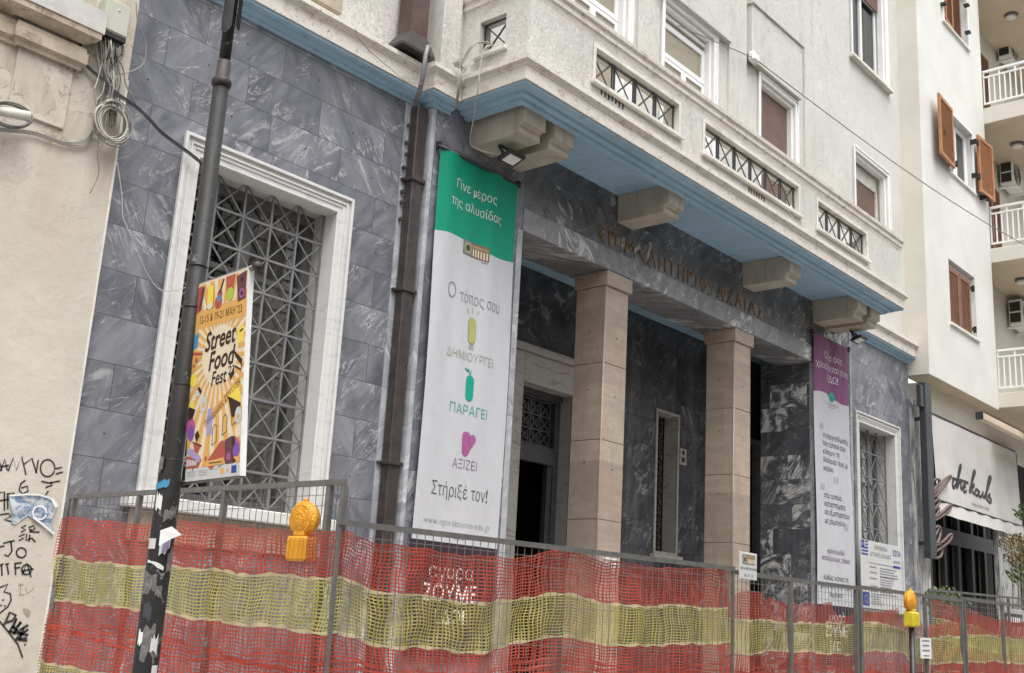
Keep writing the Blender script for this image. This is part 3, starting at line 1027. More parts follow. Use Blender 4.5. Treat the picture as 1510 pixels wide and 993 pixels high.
# ground floor windows: marble surround, grille, old frame and glass
def big_window(op, nx, nz, gx0):
    x0, x1, z0, z1 = op
    b = MB(); b.m(M['white_marble'])
    frame_ring(b, x0 - 0.02, x1 + 0.02, z0 - 0.1, z1 + 0.02, YS - 0.025, YS + 0.2, 0.0201, False)
    frame_ring(b, x0 - 0.16, x1 + 0.15, z0 - 0.0, z1 + 0.16, YS - 0.03, YS - 0.001, 0.105, False)
    frame_ring(b, x0 - 0.06, x1 + 0.055, z0 - 0.0, z1 + 0.06, YS - 0.02, YS - 0.001, 0.06, False)
    frame_ring(b, x0 - 0.17, x1 + 0.16, z0 - 0.0, z1 + 0.17, YS - 0.055, YS - 0.031, 0.03, False)
    frame_ring(b, x0 - 0.105, x1 + 0.1, z0 - 0.0, z1 + 0.105, YS - 0.042, YS - 0.031, 0.018, False)
    win = b.build('window', hall, bevel=0.004)
    b = MB(); b.m(M['white_marble']); b.box(x0 - 0.27, x1 + 0.24, YS - 0.12, YS + 0.15, z0 - 0.1, z0 - 0.002)
    b.build('sill', win, bevel=0.008)
    b = MB(); b.m(M['travertine']); b.box(x0 - 0.2, x1 + 0.17, YS - 0.04, YS - 0.002, z0 - 0.34, z0 - 0.102)
    b.build('apron', win, bevel=0.008)
    b = MB(); b.m(M['iron'])
    xgrille(b, x0 + 0.02, x1 - 0.01, z0 + 0.02, z1 + 0.02, nx, nz, YS + 0.16, 0.019, 0.016, 0.011)
    b.build('grille', win)
    b = MB(); b.m(M['grey_frame'])
    xm = (x0 + x1) / 2
    yf = YS + 0.3
    frame_ring(b, x0, x1, z0, z1, yf, yf + 0.07, 0.09)
    b.box(xm - 0.06, xm + 0.06, yf - 0.01, yf + 0.06, z0 + 0.09, z1 - 0.09)
    for z in (z0 + 0.95, z0 + 2.0):
        b.box(x0 + 0.09, xm - 0.06, yf, yf + 0.05, z, z + 0.05); b.box(xm + 0.06, x1 - 0.09, yf, yf + 0.05, z, z + 0.05)
    b.build('frame', win, bevel=0.004)
    b = MB(); b.m(M['clear_glass']); b.face([(x0 + 0.02, yf + 0.035, z0 + 0.02), (x1 - 0.02, yf + 0.035, z0 + 0.02), (x1 - 0.02, yf + 0.035, z1 - 0.02), (x0 + 0.02, yf + 0.035, z1 - 0.02)])
    b.build('pane', win)
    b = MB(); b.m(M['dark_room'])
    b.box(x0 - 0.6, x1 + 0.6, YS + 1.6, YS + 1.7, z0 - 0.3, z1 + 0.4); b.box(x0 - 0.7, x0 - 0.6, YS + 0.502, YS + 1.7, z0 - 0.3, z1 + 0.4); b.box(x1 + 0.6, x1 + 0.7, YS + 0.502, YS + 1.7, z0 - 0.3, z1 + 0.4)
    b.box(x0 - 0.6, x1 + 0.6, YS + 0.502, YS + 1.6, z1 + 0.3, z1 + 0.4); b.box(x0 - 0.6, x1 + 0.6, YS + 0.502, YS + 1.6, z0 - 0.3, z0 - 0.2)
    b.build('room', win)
    for ca_, cb_ in ((x1 - 0.46, x1),):
        b = MB(); b.smooth = True; b.m(M['drape'])
        n = 26
        for k in range(n):
            u0_, u1_ = k / n, (k + 1) / n
            f0 = YS + 0.5 + 0.03 * sin(u0_ * 24) + 0.01 * sin(u0_ * 61); f1 = YS + 0.5 + 0.03 * sin(u1_ * 24) + 0.01 * sin(u1_ * 61)
            b.face([(ca_ + (cb_ - ca_) * u0_, f0, z0 - 0.1), (ca_ + (cb_ - ca_) * u1_, f1, z0 - 0.1), (ca_ + (cb_ - ca_) * u1_, f1, z1 + 0.1), (ca_ + (cb_ - ca_) * u0_, f0, z1 + 0.1)])
        b.build('curtain', win, recalc=False, weld=True)
    return win
big_window(W1, 5, 9, 0)
big_window(W2, 4, 7, 0)

# door
b = MB(); b.m(M['door_marble'])
b.box(10.06, 10.362, 8.84, 8.899, G + 0.75, 3.28); b.box(11.408, 11.71, 8.84, 8.899, G + 0.75, 3.28); b.box(10.362, 11.408, 8.84, 8.899, 2.9, 3.28)
b.box(10.0, 11.77, 8.78, 8.898, 3.283, 3.37)
door = b.build('door', hall, bevel=0.01)
b = MB(); b.m(M['dark_iron'])
yd = 9.08
frame_ring(b, 10.36, 11.41, G + 0.75, 2.9, yd, yd + 0.09, 0.1, False)
b.box(10.46, 11.31, yd - 0.01, yd + 0.08, 1.98, 2.2)
b.box(10.44, 10.56, yd + 0.02, yd + 0.1, G + 0.75, 1.98); b.box(11.22, 11.31, yd + 0.02, yd + 0.1, G + 0.75, 1.98)
b.box(10.36, 11.41, yd - 0.04, yd, 2.83, 2.9)
b.build('door_frame', door, bevel=0.004)
b = MB(); b.m(M['dark_iron']); xgrille(b, 10.44, 11.24, 2.22, 2.78, 4, 3, yd + 0.04, 0.018, 0.016, 0.012)
b.build('transom_grille', door)
b = MB(); b.m(M['dark_iron']); xgrille(b, 10.365, 10.44, G + 0.8, 1.95, 1, 14, yd + 0.05, 0.01, 0.012, 0.008)
b.build('side_grille', door)
b = MB(); b.m(M['glass']); b.box(10.44, 11.3, yd + 0.07, yd + 0.08, 2.2, 2.8)
b.build('transom_pane', door)
b = MB(); b.m(M['black']); b.box(10.46, 10.58, yd - 0.024, yd - 0.011, 2.03, 2.12)
b.m(M['print_white']); b.text(lambda u, v, l: (u, yd - 0.024 - l, v), '58', 10.52, 2.045, 0.085)
b.build('number_plate', door)

def slit(op, with_frame=True):
    x0, x1, z0, z1 = op
    b = MB(); b.m(M['door_marble'])
    frame_ring(b, x0 - 0.04, x1 + 0.04, z0 - 0.04, z1 + 0.04, 8.875, 8.899, 0.04)
    b.box(x0 - 0.1, x1 + 0.1, 8.82, 8.899, z0 - 0.12, z0 - 0.042)
    w = b.build('slit_window', hall, bevel=0.004)
    b = MB(); b.m(M['black_iron']); xgrille(b, x0 + 0.05, x1 - 0.02, z0, z1, 2, 12, 9.12, 0.018, 0.016, 0.014)
    b.build('grille', w)
    b = MB(); b.m(M['glass']); b.box(x0, x1, 9.2, 9.22, z0, z1)
    b.build('pane', w)
slit(SLIT); slit(SLIT2)

# cornice along the walls, white above, blue cove below
paths = [[(XL - 0.02, YS), (XA, YS), (XA, YE), (7.39, YE)], [(16.67, YE), (XB, YE), (XB, YS), (XR + 0.05, YS)]]
for path in paths:
    b = MB(); b.m(M['peeling'])
    b.sweep(path, [(0.0, 5.04), (0.16, 5.04), (0.16, 5.19), (0.175, 5.2), (0.175, 5.215), (0.215, 5.235), (0.215, 5.28), (0.0, 5.32)])
    b.build('cornice', hall)
    b = MB(); b.m(M['blue'])
    b.sweep(path, [(0.0, 4.93), (0.03, 4.93), (0.035, 4.965), (0.085, 4.975), (0.09, 5.0), (0.14, 5.012), (0.145, 5.038), (0.0, 5.038)])
    b.build('cornice_cove', hall)

# balcony: slab, fascia, soffit steps
BX0, BX1, BY = 7.4, 16.66, 6.5
bpath = [(BX0, 7.49), (BX0, BY), (BX1, BY), (BX1, 7.49)]
b = MB(); b.m(M['peeling'])
b.sweep(bpath, [(-0.3, 5.065), (0.0, 5.065), (0.0, 5.2), (0.012, 5.21), (0.012, 5.225), (0.05, 5.25), (0.05, 5.3), (-0.3, 5.32)])
balc = b.build('balcony', hall)
b = MB(); b.m(M['trim']); b.box(BX0 + 0.1, BX1 - 0.1, BY + 0.1, 7.498, 5.12, 5.3)
b.build('balcony_floor', balc)
b = MB(); b.m(M['blue'])
b.sweep(bpath, [(-0.02, 5.063), (-0.02, 5.04), (-0.13, 5.035), (-0.135, 5.0), (-0.2, 4.997), (-0.205, 4.965), (-0.27, 4.96), (-0.275, 5.063)])
b.box(BX0 + 0.27, BX1 - 0.27, BY + 0.27, 7.4995, 5.052, 5.11)
b.build('soffit', balc)

# brackets
def bracket(x):
    b = MB(); b.m(M['bracket'])
    prof = [(7.498, 4.71), (6.835, 4.71), (6.835, 4.79), (6.805, 4.81), (6.765, 4.81), (6.765, 5.051), (7.498, 5.051)]
    n = len(prof)
    v = [(x, y, z) for y, z in prof] + [(x + 0.325, y, z) for y, z in prof]
    b.mesh(v, [tuple(range(n)), tuple(reversed(range(n, 2 * n)))] + [(i, (i + 1) % n, n + (i + 1) % n, n + i) for i in range(n)])
    b.build('bracket', hall, bevel=0.006)
for x in (7.73, 8.2, 10.34, 13.35, 15.52, 16.0):
    bracket(x)

# parapet with openings
PY0, PY1 = 6.535, 6.7
OPS = [(8.53, 10.14, 5.55, 5.9), (10.72, 13.13, 5.54, 5.9), (13.72, 15.33, 5.53, 5.9)]
b = MB(); b.m(M['stucco'])
b.wall(BX0 + 0.03, BX1 - 0.03, 5.3, 6.02, PY0, PY1, OPS, reveal=M['trim'])
# side walls turned 90 degrees
def side_wall(xf, xb, y0, y1, z0, z1, hole):
    t = MB(); t.wall(y0, y1, z0, z1, xf, xb, [hole] if hole else [])
    b.mesh([(q[1], p, z) for (p, q_, z), q in [((v[0], None, v[2]), v) for v in t.v]], t.f)
side_wall(BX0 + 0.03, BX0 + 0.19, PY1, 7.44, 5.3, 6.02, (6.83, 7.18, 5.54, 5.89))
side_wall(BX1 - 0.19, BX1 - 0.03, PY1, 7.44, 5.3, 6.02, (6.83, 7.18, 5.54, 5.89))
para = b.build('parapet', hall)
b = MB(); b.m(M['peeling'])
b.sweep([(BX0 + 0.03, 7.44), (BX0 + 0.03, PY0), (BX1 - 0.03, PY0), (BX1 - 0.03, 7.44)],
        [(-0.24, 6.0), (0.0, 6.0), (0.012, 6.06), (0.03, 6.075), (0.03, 6.14), (0.055, 6.155), (0.06, 6.2), (0.04, 6.22), (-0.24, 6.22)])
b.build('coping', para)
for a, c, d, e in OPS:
    b = MB(); b.m(M['trim'])
    frame_ring(b, a - 0.05, c + 0.05, d - 0.04, e + 0.05, PY0 - 0.014, PY0 - 0.001, 0.05, False)
    b.box(a - 0.07, c + 0.07, PY0 - 0.05, PY0 - 0.001, d - 0.075, d - 0.03)
    b.build('opening_frame', para, bevel=0.004)
b = MB(); b.m(M['trim'])
b.box(BX0 - 0.02, BX0 + 0.029, 6.79, 7.22, 5.47, 5.51)
b.build('opening_frame', para, bevel=0.004)
for (a, c, d, e), n in zip(OPS, (4, 6, 4)):
    b = MB(); b.m(M['dark_iron'])
    st = (c - a) / n
    yy = PY0 + 0.06
    for i in range(n + 1):
        xx = a + i * st
        b.box(xx - 0.028, xx - 0.014, yy - 0.01, yy + 0.01, d, e); b.box(xx + 0.014, xx + 0.028, yy - 0.01, yy + 0.01, d, e)
    for i in range(n):
        b.bar((a + i * st + 0.02, yy, d), (a + (i + 1) * st - 0.02, yy, e), 0.016, 0.016)
        b.bar((a + i * st + 0.02, yy + 0.012, e), (a + (i + 1) * st - 0.02, yy + 0.012, d), 0.012, 0.012)
    b.box(a, c, yy - 0.012, yy + 0.012, e - 0.03, e - 0.015)
    b.build('balcony_grille', para)
b = MB(); b.m(M['dark_iron'])
xx = BX0 + 0.1
b.bar((xx, 6.83, 5.54), (xx, 7.18, 5.89), 0.014, 0.014); b.bar((xx + 0.012, 7.18, 5.54), (xx + 0.012, 6.83, 5.89), 0.014, 0.014)
frame_pts = [(6.84, 5.55), (7.17, 5.55), (7.17, 5.88), (6.84, 5.88)]
for i in range(4):
    p, q = frame_pts[i], frame_pts[(i + 1) % 4]
    b.bar((xx, *p), (xx, *q), 0.016, 0.016)
b.build('balcony_grille', para)
# small ornaments under the openings: diamond and worn monograms
b = MB(); b.m(M['trim'])
for u, v in ((1166, 312),):
    p = Y(u, v, PY0)
    q = [(p.x - 0.07, p.z), (p.x, p.z - 0.07), (p.x + 0.07, p.z), (p.x, p.z + 0.07)]
    for i in range(4):
        b.bar((q[i][0], PY0 - 0.006, q[i][1]), (q[(i + 1) % 4][0], PY0 - 0.006, q[(i + 1) % 4][1]), 0.02, 0.02, (0, -1, 0))
b.build('diamond_ornament', para)
random.seed(3)
for u, v in ((902, 147), (1115, 287)):
    b = MB(); b.m(M['ink'])
    p = Y(u, v, PY0)
    for i in range(7):
        xx = p.x - 0.2 + i * 0.065
        b.box(xx, xx + 0.022, PY0 - 0.004, PY0 - 0.001, p.z - 0.02 - random.random() * 0.02, p.z + 0.035)
        b.box(xx, xx + 0.045, PY0 - 0.005, PY0 - 0.0012, p.z + random.random() * 0.02, p.z + 0.02)
    b.build('worn_stamp', para)

# upper walls
YU = 7.42
wA = (11.12, 12.36, 6.1, 8.05)
wB = (13.7, 14.8, 6.1, 8.02)
wA0 = (9.2, 10.3, 6.1, 8.02)
wC = (17.52, 18.92, 6.2, 8.33)
wD = (17.52, 19.02, 10.15, 12.3)
b = MB(); b.m(M['stucco'])
b.wall(7.1, 16.86, 5.28, 14.5, YU, YU + 0.4, [wA0, wA, wB], reveal=M['trim_clean'])
b.build('upper_wall', hall, recalc=False)
b = MB(); b.m(M['stucco']); b.wall(XL, 7.1, 5.28, 14.5, YS, YS + 0.4)
b.build('upper_wall', hall, recalc=False)
b = MB(); b.m(M['stucco_right']); b.wall(16.86, XR + 0.06, 5.28, 14.5, YS, YS + 0.4, [wC, wD], reveal=M['trim_clean'])
b.build('upper_wall', hall, recalc=False)
b = MB(); b.m(M['stucco'])
for x0, x1 in ((7.1, 7.36), (8.35, 8.95), (10.5, 10.86), (12.75, 13.25), (15.1, 15.42)):
    b.box(x0, x1, YU - 0.035, YU - 0.001, 5.3, 14.5)
each(b, 'pilaster_strip', hall)
# projecting panels above the balcony doors
b = MB(); b.m(M['trim_clean'])
for x0, x1 in ((8.98, 10.45), (10.88, 12.72), (13.3, 14.88)):
    b = MB(); b.m(M['stucco'])
    b.box(x0, x1, YU - 0.1, YU - 0.001, 8.12, 9.03)
    b.box(x0 - 0.02, x1 + 0.06, YU - 0.13, YU - 0.001, 9.033, 14.4)
    b.build('spandrel_panel', hall, bevel=0.006)

def upper_window(op, y, kind):
    x0, x1, z0, z1 = op
    b = MB(); b.m(M['white_frame'])
    frame_ring(b, x0 - 0.07, x1 + 0.07, z0, z1 + 0.07, y - 0.03, y - 0.001, 0.07, False)
    frame_ring(b, x0 - 0.085, x1 + 0.085, z0, z1 + 0.085, y - 0.045, y - 0.031, 0.03, False)
    frame_ring(b, x0, x1, z0, z1, y + 0.02, y + 0.12, 0.055, False)
    w = b.build('window', hall, bevel=0.004)
    ix0, ix1, iz1 = x0 + 0.055, x1 - 0.055, z1 - 0.055
    if kind == 'pane':
        b = MB(); b.m(M['white_frame'])
        yy = y + 0.09
        b.box(ix0, ix1, yy, yy + 0.05, iz1 - 0.08, iz1 - 0.02)
        frame_ring(b, ix0, ix1, z0 + 1.24, iz1 - 0.15, yy + 0.005, yy + 0.055, 0.075)
        frame_ring(b, ix0, ix1 - 0.52, z0 + 0.1, z0 + 1.24, yy + 0.01, yy + 0.05, 0.06)
        frame_ring(b, ix1 - 0.52, ix1, z0 + 0.1, z0 + 1.24, yy + 0.01, yy + 0.05, 0.06)
        b.build('sash', w, bevel=0.004)
        b = MB(); b.m(M['glass_tan']); b.box(ix0, ix1, yy + 0.03, yy + 0.04, z0, iz1 - 0.1)
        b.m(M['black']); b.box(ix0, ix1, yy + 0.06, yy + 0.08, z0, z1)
        b.build('pane', w)
    else:
        drop = {'blind': z0, 'half': z1 - 0.55, 'deep': z0}[kind]
        top = z1 - (0.32 if kind == 'deep' else 0.055)
        b = MB(); b.m(M['blind'])
        yy = y + (0.2 if kind == 'deep' else 0.1)
        z = drop
        while z < top - 0.01:
            za = min(z + 0.048, top)
            b.face([(ix0, yy, z), (ix1, yy, z), (ix1, yy - 0.006, (z + za) / 2), (ix0, yy - 0.006, (z + za) / 2)])
            b.face([(ix0, yy - 0.006, (z + za) / 2), (ix1, yy - 0.006, (z + za) / 2), (ix1, yy + 0.004, za), (ix0, yy + 0.004, za)])
            z = za
        b.box(ix0, ix1, yy + 0.005, yy + 0.02, drop, top)
        b.build('roller_blind', w, recalc=False)
        if kind == 'deep':
            b = MB(); b.m(M['trim']); b.box(ix0, ix1, y + 0.17, y + 0.3, top, z1 - 0.05)
            b.box(ix1 - 0.05, ix1, y + 0.16, y + 0.24, z0, top)
            b.build('blind_box', w, bevel=0.004)
        if kind == 'half':
            b = MB(); b.m(M['white_frame'])
            xm = (ix0 + ix1) / 2
            yy = y + 0.13
            frame_ring(b, ix0, xm, z0, drop + 0.1, yy, yy + 0.05, 0.06); frame_ring(b, xm, ix1, z0, drop + 0.1, yy + 0.02, yy + 0.07, 0.06)
            b.build('sash', w, bevel=0.004)
            b = MB(); b.m(M['glass']); b.box(ix0, ix1, yy + 0.05, yy + 0.06, z0, z1)
            b.build('pane', w)
            b = MB(); b.m(M['trim']); b.box(x0 - 0.14, x1 + 0.14, y - 0.1, y + 0.02, z0 - 0.07, z0 - 0.002)
            b.build('sill', w, bevel=0.008)
upper_window(wA0, YU, 'pane')
upper_window(wA, YU, 'pane')
upper_window(wB, YU, 'blind')
upper_window(wC, YS, 'deep')
upper_window(wD, YS, 'half')
# stone console high on the left wall
p = Y(462, 2, YS - 0.1)
b = MB(); b.m(M['old_mould']); b.box(p.x - 0.25, p.x + 0.3, YS - 0.16, YS - 0.001, p.z - 0.02, p.z + 0.2); b.box(p.x - 0.14, p.x + 0.2, YS - 0.1, YS - 0.001, p.z - 0.1, p.z - 0.021)
b.build('console', hall, bevel=0.015)

# ------------------------------------------------------------------ downpipe in the corner
pipe = thing('downpipe', (7.06, 7.58, G), 'dark brown square downpipe running down the marble corner beside the green and white banner', 'downpipe')
b = MB(); b.m(M['bronze_pipe']); b.box(6.985, 7.125, 7.52, 7.63, G, 4.9)
b.build('pipe', pipe, bevel=0.01)
b = MB(); b.m(M['bronze_pipe'])
for z in (0.1, 1.33, 2.98, 4.1):
    b.box(6.965, 7.145, 7.5, 7.636, z, z + 0.035); b.box(6.93, 7.165, 7.6, 7.636, z + 0.006, z + 0.03)
each(b, 'clamp', pipe, 0.004)
b = MB(); b.m(M['rust_pipe']); b.box(6.7, 6.93, 7.42, 7.6, 5.55, 14.0)
b.m(M['bronze_pipe'])
hp = [(6.7, 6.93, 7.42, 7.6, 5.55), (6.56, 7.0, 7.36, 7.62, 5.36), (6.56, 7.0, 7.36, 7.62, 5.33)]
for (a, c, d, e, z), (a2, c2, d2, e2, z2) in zip(hp[:-1], hp[1:]):
    v = [(a, d, z), (c, d, z), (c, e, z), (a, e, z), (a2, d2, z2), (c2, d2, z2), (c2, e2, z2), (a2, e2, z2)]
    b.mesh(v, [(0, 1, 2, 3), (4, 7, 6, 5), (0, 4, 5, 1), (1, 5, 6, 2), (2, 6, 7, 3), (3, 7, 4, 0)])
b.build('hopper', pipe)
b = MB(); b.m(M['iron'])
b.tube([(6.93, 7.36, 5.36), (6.86, 7.3, 5.38), (6.8, 7.26, 5.36), (6.77, 7.25, 5.25), (6.77, 7.26, 5.05), (6.8, 7.32, 4.93), (6.88, 7.45, 4.85)], 0.024, 10)
b.build('elbow_hose', pipe)
b = MB(); b.m(M['cable_dark'])
for i in range(7):
    z = 4.75 - i * 0.17 - random.random() * 0.1
    b.box(6.94 + random.uniform(-0.01, 0.02), 6.975, 7.6, 7.637, z, z + random.uniform(0.015, 0.035))
each(b, 'broken_clip', pipe)

# ------------------------------------------------------------------ floodlights under the outer brackets
def floodlight(x, y, label):
    t = thing('floodlight', (x, y, 4.708), label, 'floodlight', 'black floodlights under the balcony brackets')
    b = MB(); b.m(M['black_iron'])
    b.bar((x - 0.09, y, 4.7), (x - 0.09, y - 0.08, 4.58), 0.012, 0.03); b.bar((x + 0.09, y, 4.7), (x + 0.09, y - 0.08, 4.58), 0.012, 0.03)
    b.bar((x - 0.09, y, 4.702), (x + 0.09, y, 4.702), 0.03, 0.01)
    b.build('yoke', t)
    b = MB(); b.m(M['black_iron'])
    b.bar((x - 0.12, y - 0.1, 4.57), (x + 0.12, y - 0.1, 4.57), 0.19, 0.035, (0, 0.35, 1))
    for i in range(9):
        xx = x - 0.1 + i * 0.025
        b.bar((xx, y - 0.17, 4.605), (xx, y - 0.03, 4.575), 0.006, 0.03)
    b.build('housing', t, bevel=0.004)
    b = MB(); b.m(M['white_plastic']); b.bar((x - 0.085, y - 0.106, 4.5505), (x + 0.085, y - 0.106, 4.5505), 0.12, 0.006, (0, 0.35, 1))
    b.build('lens', t)
floodlight(7.93, 7.2, 'small black floodlight hanging under the bracket above the green and white banner')
floodlight(16.3, 7.2, 'small black floodlight hanging under the bracket above the purple and white banner')

# ------------------------------------------------------------------ hanging banners
def cloth(yb, amp, seed, x0, x1, z1):
    def f(u, v, lift=0.0):
        k = max(0.0, min(1.0, 1.0 - (z1 - v) / 3.0))
        s = amp * (sin(u * 9 + seed + 0.6 * sin(v * 1.1)) + 0.5 * sin(u * 19 + 2.1 * seed + 0.5 * sin(v))) * (0.35 + 0.75 * k) + 0.012 * sin(v * 1.7 + seed)
        return (u, yb + s - lift, v)
    f.cut = 0.04
    return f

def piece(b, f, x0, x1, zlo, zhi, n=48, m=24):
    for i in range(n):
        a, c = x0 + (x1 - x0) * i / n, x0 + (x1 - x0) * (i + 1) / n
        la, ha, lc, hc = zlo(a), zhi(a), zlo(c), zhi(c)
        for j in range(m):
            s, t = j / m, (j + 1) / m
            b.face([f(a, la + (ha - la) * s), f(c, lc + (hc - lc) * s), f(c, lc + (hc - lc) * t), f(a, la + (ha - la) * t)])

def banner(x0, x1, z1, zsplit, zend, zdark, top_mat, label, seed, amp):
    t = thing('banner', ((x0 + x1) / 2, 7.46, zdark), label, 'banner', 'tall cloth banners on the entrance piers')
    f = cloth(7.445, amp, seed, x0, x1, z1)
    wv = lambda x: zsplit(x)
    b = MB(); b.smooth = True
    b.m(M[top_mat]); piece(b, f, x0, x1, wv, lambda x: z1, 48, 12)
    b.m(M['cloth']); piece(b, f, x0, x1, lambda x: zend, wv, 48, 30)
    b.m(M['cloth_dark']); piece(b, f, x0, x1, lambda x: zdark, lambda x: zend, 48, 8)
    b.build('cloth', t, recalc=False, weld=True)
    b = MB(); b.m(M['black_iron'])
    b.tube([(x0 - 0.04, 7.45, z1 + 0.0), (x1 + 0.03, 7.45, z1 + 0.0)], 0.014)
    for x in (x0 - 0.02, x1 + 0.01):
        b.box(x - 0.015, x + 0.015, 7.44, 7.499, z1 - 0.02, z1 + 0.05)
    b.build('rod', t)
    return t, f

bx0, bx1 = 7.275, 8.465
t1, f1 = banner(bx0, bx1, 4.535, lambda x: 3.665 + 0.03 * sin((x - bx0) / (bx1 - bx0) * 2 * pi) , 0.69, -0.35, 'cloth_green',
                'tall banner with green top and white body of bulb, bottle and heart symbols', 1.0, 0.014)
b = MB(); b.m(M['print_white'])
b.text(f1, 'Γίνε μέρος', 7.82, 4.19, 0.14, bold=-0.012, sx=0.86); b.text(f1, 'της αλυσίδας', 7.84, 4.0, 0.14, bold=-0.012, sx=0.86)
b.text(f1, 'αγορά', 7.83, 0.36, 0.2, bold=-0.02); b.text(f1, 'ΖΟΥΜΕ', 7.84, 0.155, 0.21, bold=0.02); b.text(f1, 'ΕΔΩ!', 7.84, -0.05, 0.18, bold=-0.02)
b.m(M['print_grey']); b.text(f1, 'Ο', 7.56, 3.05, 0.22, 'CENTER', bold=-0.014, sx=.9); b.text(f1, 'τόπος σου', 7.68, 3.05, 0.17, 'LEFT', bold=-0.012, sx=0.72)
b.m(M['print_dark']); b.text(f1, 'Στήριξέ τον!', 7.87, 1.12, 0.18, bold=-0.014, sx=0.76)
b.m(M['print_grey']); b.text(f1, 'www.agorazoume-edo.gr', 7.87, 0.85, 0.092, bold=-0.02)
b.m(M['print_dark']); b.text(f1, 'του', 7.9, 0.735, 0.1)
b.m(M['print_olive_text']); b.text(f1, 'ΔΗΜΙΟΥΡΓΕΙ', 7.88, 2.465, 0.125, bold=-0.015, sx=.9)
b.m(M['print_teal']); b.text(f1, 'ΠΑΡΑΓΕΙ', 7.9, 1.93, 0.132, bold=-0.014)
b.m(M['print_pink_text']); b.text(f1, 'ΑΞΙΖΕΙ', 7.9, 1.405, 0.125, bold=-0.014, sx=.9)
b.build('slogan', t1, recalc=False)
b = MB()
b.m(M['print_olive_text']); b.capsule(f1, 7.88, 2.78, 0.112, 0.275, 0.003)
b.m(M['print_olive']); b.capsule(f1, 7.88, 2.78, 0.095, 0.258, 0.005)
b.m(M['print_olive_text'])
for a in (-0.6, 0, 0.6):
    b.stroke(f1, [(7.88 + 0.1 * sin(a), 2.9 + 0.06 * cos(a)), (7.88 + 0.15 * sin(a), 2.93 + 0.09 * cos(a))], 0.008)
for k in range(3):
    b.rect(f1, 7.845, 7.915, 2.628 - k * 0.019, 2.635 - k * 0.019)
b.build('bulb_symbol', t1, recalc=False)
b = MB()
b.m(M['print_teal']); b.capsule(f1, 7.89, 2.2, 0.105, 0.26, 0.004)
b.stroke(f1, [(7.885, 2.33), (7.87, 2.38), (7.81, 2.385), (7.84, 2.365), (7.875, 2.365)], 0.012); b.stroke(f1, [(7.895, 2.33), (7.9, 2.38)], 0.01)
b.build('bottle_symbol', t1, recalc=False)
b = MB()
b.m(M['print_pink']); b.capsule(f1, 7.89, 1.65, 0.1, 0.24, 0.004, rad(3))
b.m(M['print_pink']); b.capsule(f1, 7.94, 1.66, 0.092, 0.2, 0.006, rad(-38))
b.m(M['print_pink_text']); b.stroke(f1, [(7.93, 1.77), (7.925, 1.68), (7.965, 1.62)], 0.006, 0.008)
b.build('heart_symbol', t1, recalc=False)
b = MB()
# chamber emblem: dark square with round seal, tan panel with words over columns
b.m(M['print_brown']); b.rect(f1, 7.69, 8.06, 3.545, 3.695, 0.004)
b.m(M['print_grey']); b.rect(f1, 7.695, 7.815, 3.55, 3.69, 0.006)
b.m(M['print_olive']); b.disc(f1, 7.755, 3.62, 0.05, 0.008); b.m(M['print_dark']); b.disc(f1, 7.755, 3.62, 0.033, 0.01)
b.m(M['print_cream'])
for k in range(6):
    b.rect(f1, 7.835 + k * 0.037, 7.853 + k * 0.037, 3.555, 3.632, 0.006)
b.text(f1, 'ΕΠΙΜΕΛΗΤΗΡΙΟ', 7.94, 3.648, 0.03, lift=0.006)
b.m(M['print_dark']); b.text(f1, 'ΑΧΑΪΑΣ', 8.0, 3.515, 0.025, lift=0.004)
b.build('emblem', t1, recalc=False)

cx0, cx1 = 15.45, 16.72
t2, f2 = banner(cx0, cx1, 4.53, lambda x: 3.62 + 0.04 * sin((x - cx0) / (cx1 - cx0) * 2 * pi), 0.5, -0.35, 'cloth_purple',
                'tall banner with creased purple top and white body of quotations', 2.4, 0.016)
b = MB(); b.m(M['print_white'])
cxm = 16.08
for i, s in enumerate(('Όλα όσα', 'χρειάζεσαι είναι', 'ΕΔΩ!')):
    b.text(f2, s, cxm, 4.2 - i * 0.17, 0.15, bold=-0.012)
b.text(f2, 'αγορά', cxm, 0.26, 0.2); b.text(f2, 'ΖΟΥΜΕ', cxm, 0.06, 0.21, bold=0.02); b.text(f2, 'ΕΔΩ!', cxm, -0.14, 0.18)
b.m(M['print_dark'])
for i, s in enumerate(('οι επαγγελματίες', 'του τόπου σου', 'κάνουν τη', 'δουλειά τους με', 'μεράκι')):
    b.text(f2, s, 15.72, 2.97 - i * 0.125, 0.115, 'LEFT')
for i, s in enumerate(('στα τοπικά', 'καταστήματα', 'σε εξυπηρετούν', 'με χαμόγελο')):
    b.text(f2, s, 15.72, 2.06 - i * 0.125, 0.115, 'LEFT')
for i, s in enumerate(('Καθώς κάνεις τη', 'βόλτα σου στην πόλη', 'θυμήσου')):
    b.text(f2, s, cxm, 0.86 - i * 0.12, 0.105)
b.m(M['print_pink_text'])
for u, v in ((15.64, 3.13), (16.1, 2.36), (15.64, 2.21), (16.42, 1.68)):
    for k in (0, 0.08):
        b.stroke(f2, [(u + k - 0.02, v - 0.05), (u + k - 0.03, v + 0.01), (u + k + 0.01, v + 0.05), (u + k + 0.03, v + 0.02), (u + k, v - 0.04), (u + k - 0.02, v - 0.05)], 0.008)
for i, s in enumerate(('#μένουμεδώ', '#επιλέγουμε_τοπικά')):
    b.text(f2, s, cxm, 1.25 - i * 0.11, 0.1)
b.m(M['print_teal']); b.disc(f2, cxm, 3.64, 0.075, 0.006); b.m(M['print_skyblue']); b.disc(f2, cxm + 0.02, 3.65, 0.04, 0.008)
b.m(M['print_grey']); b.text(f2, 'ΑΓΟΡΑΖΟΥΜΕ ΕΔΩ', cxm, 3.5, 0.045); b.rect(f2, cxm - 0.08, cxm + 0.08, 3.465, 3.472)
b.build('print', t2, recalc=False)

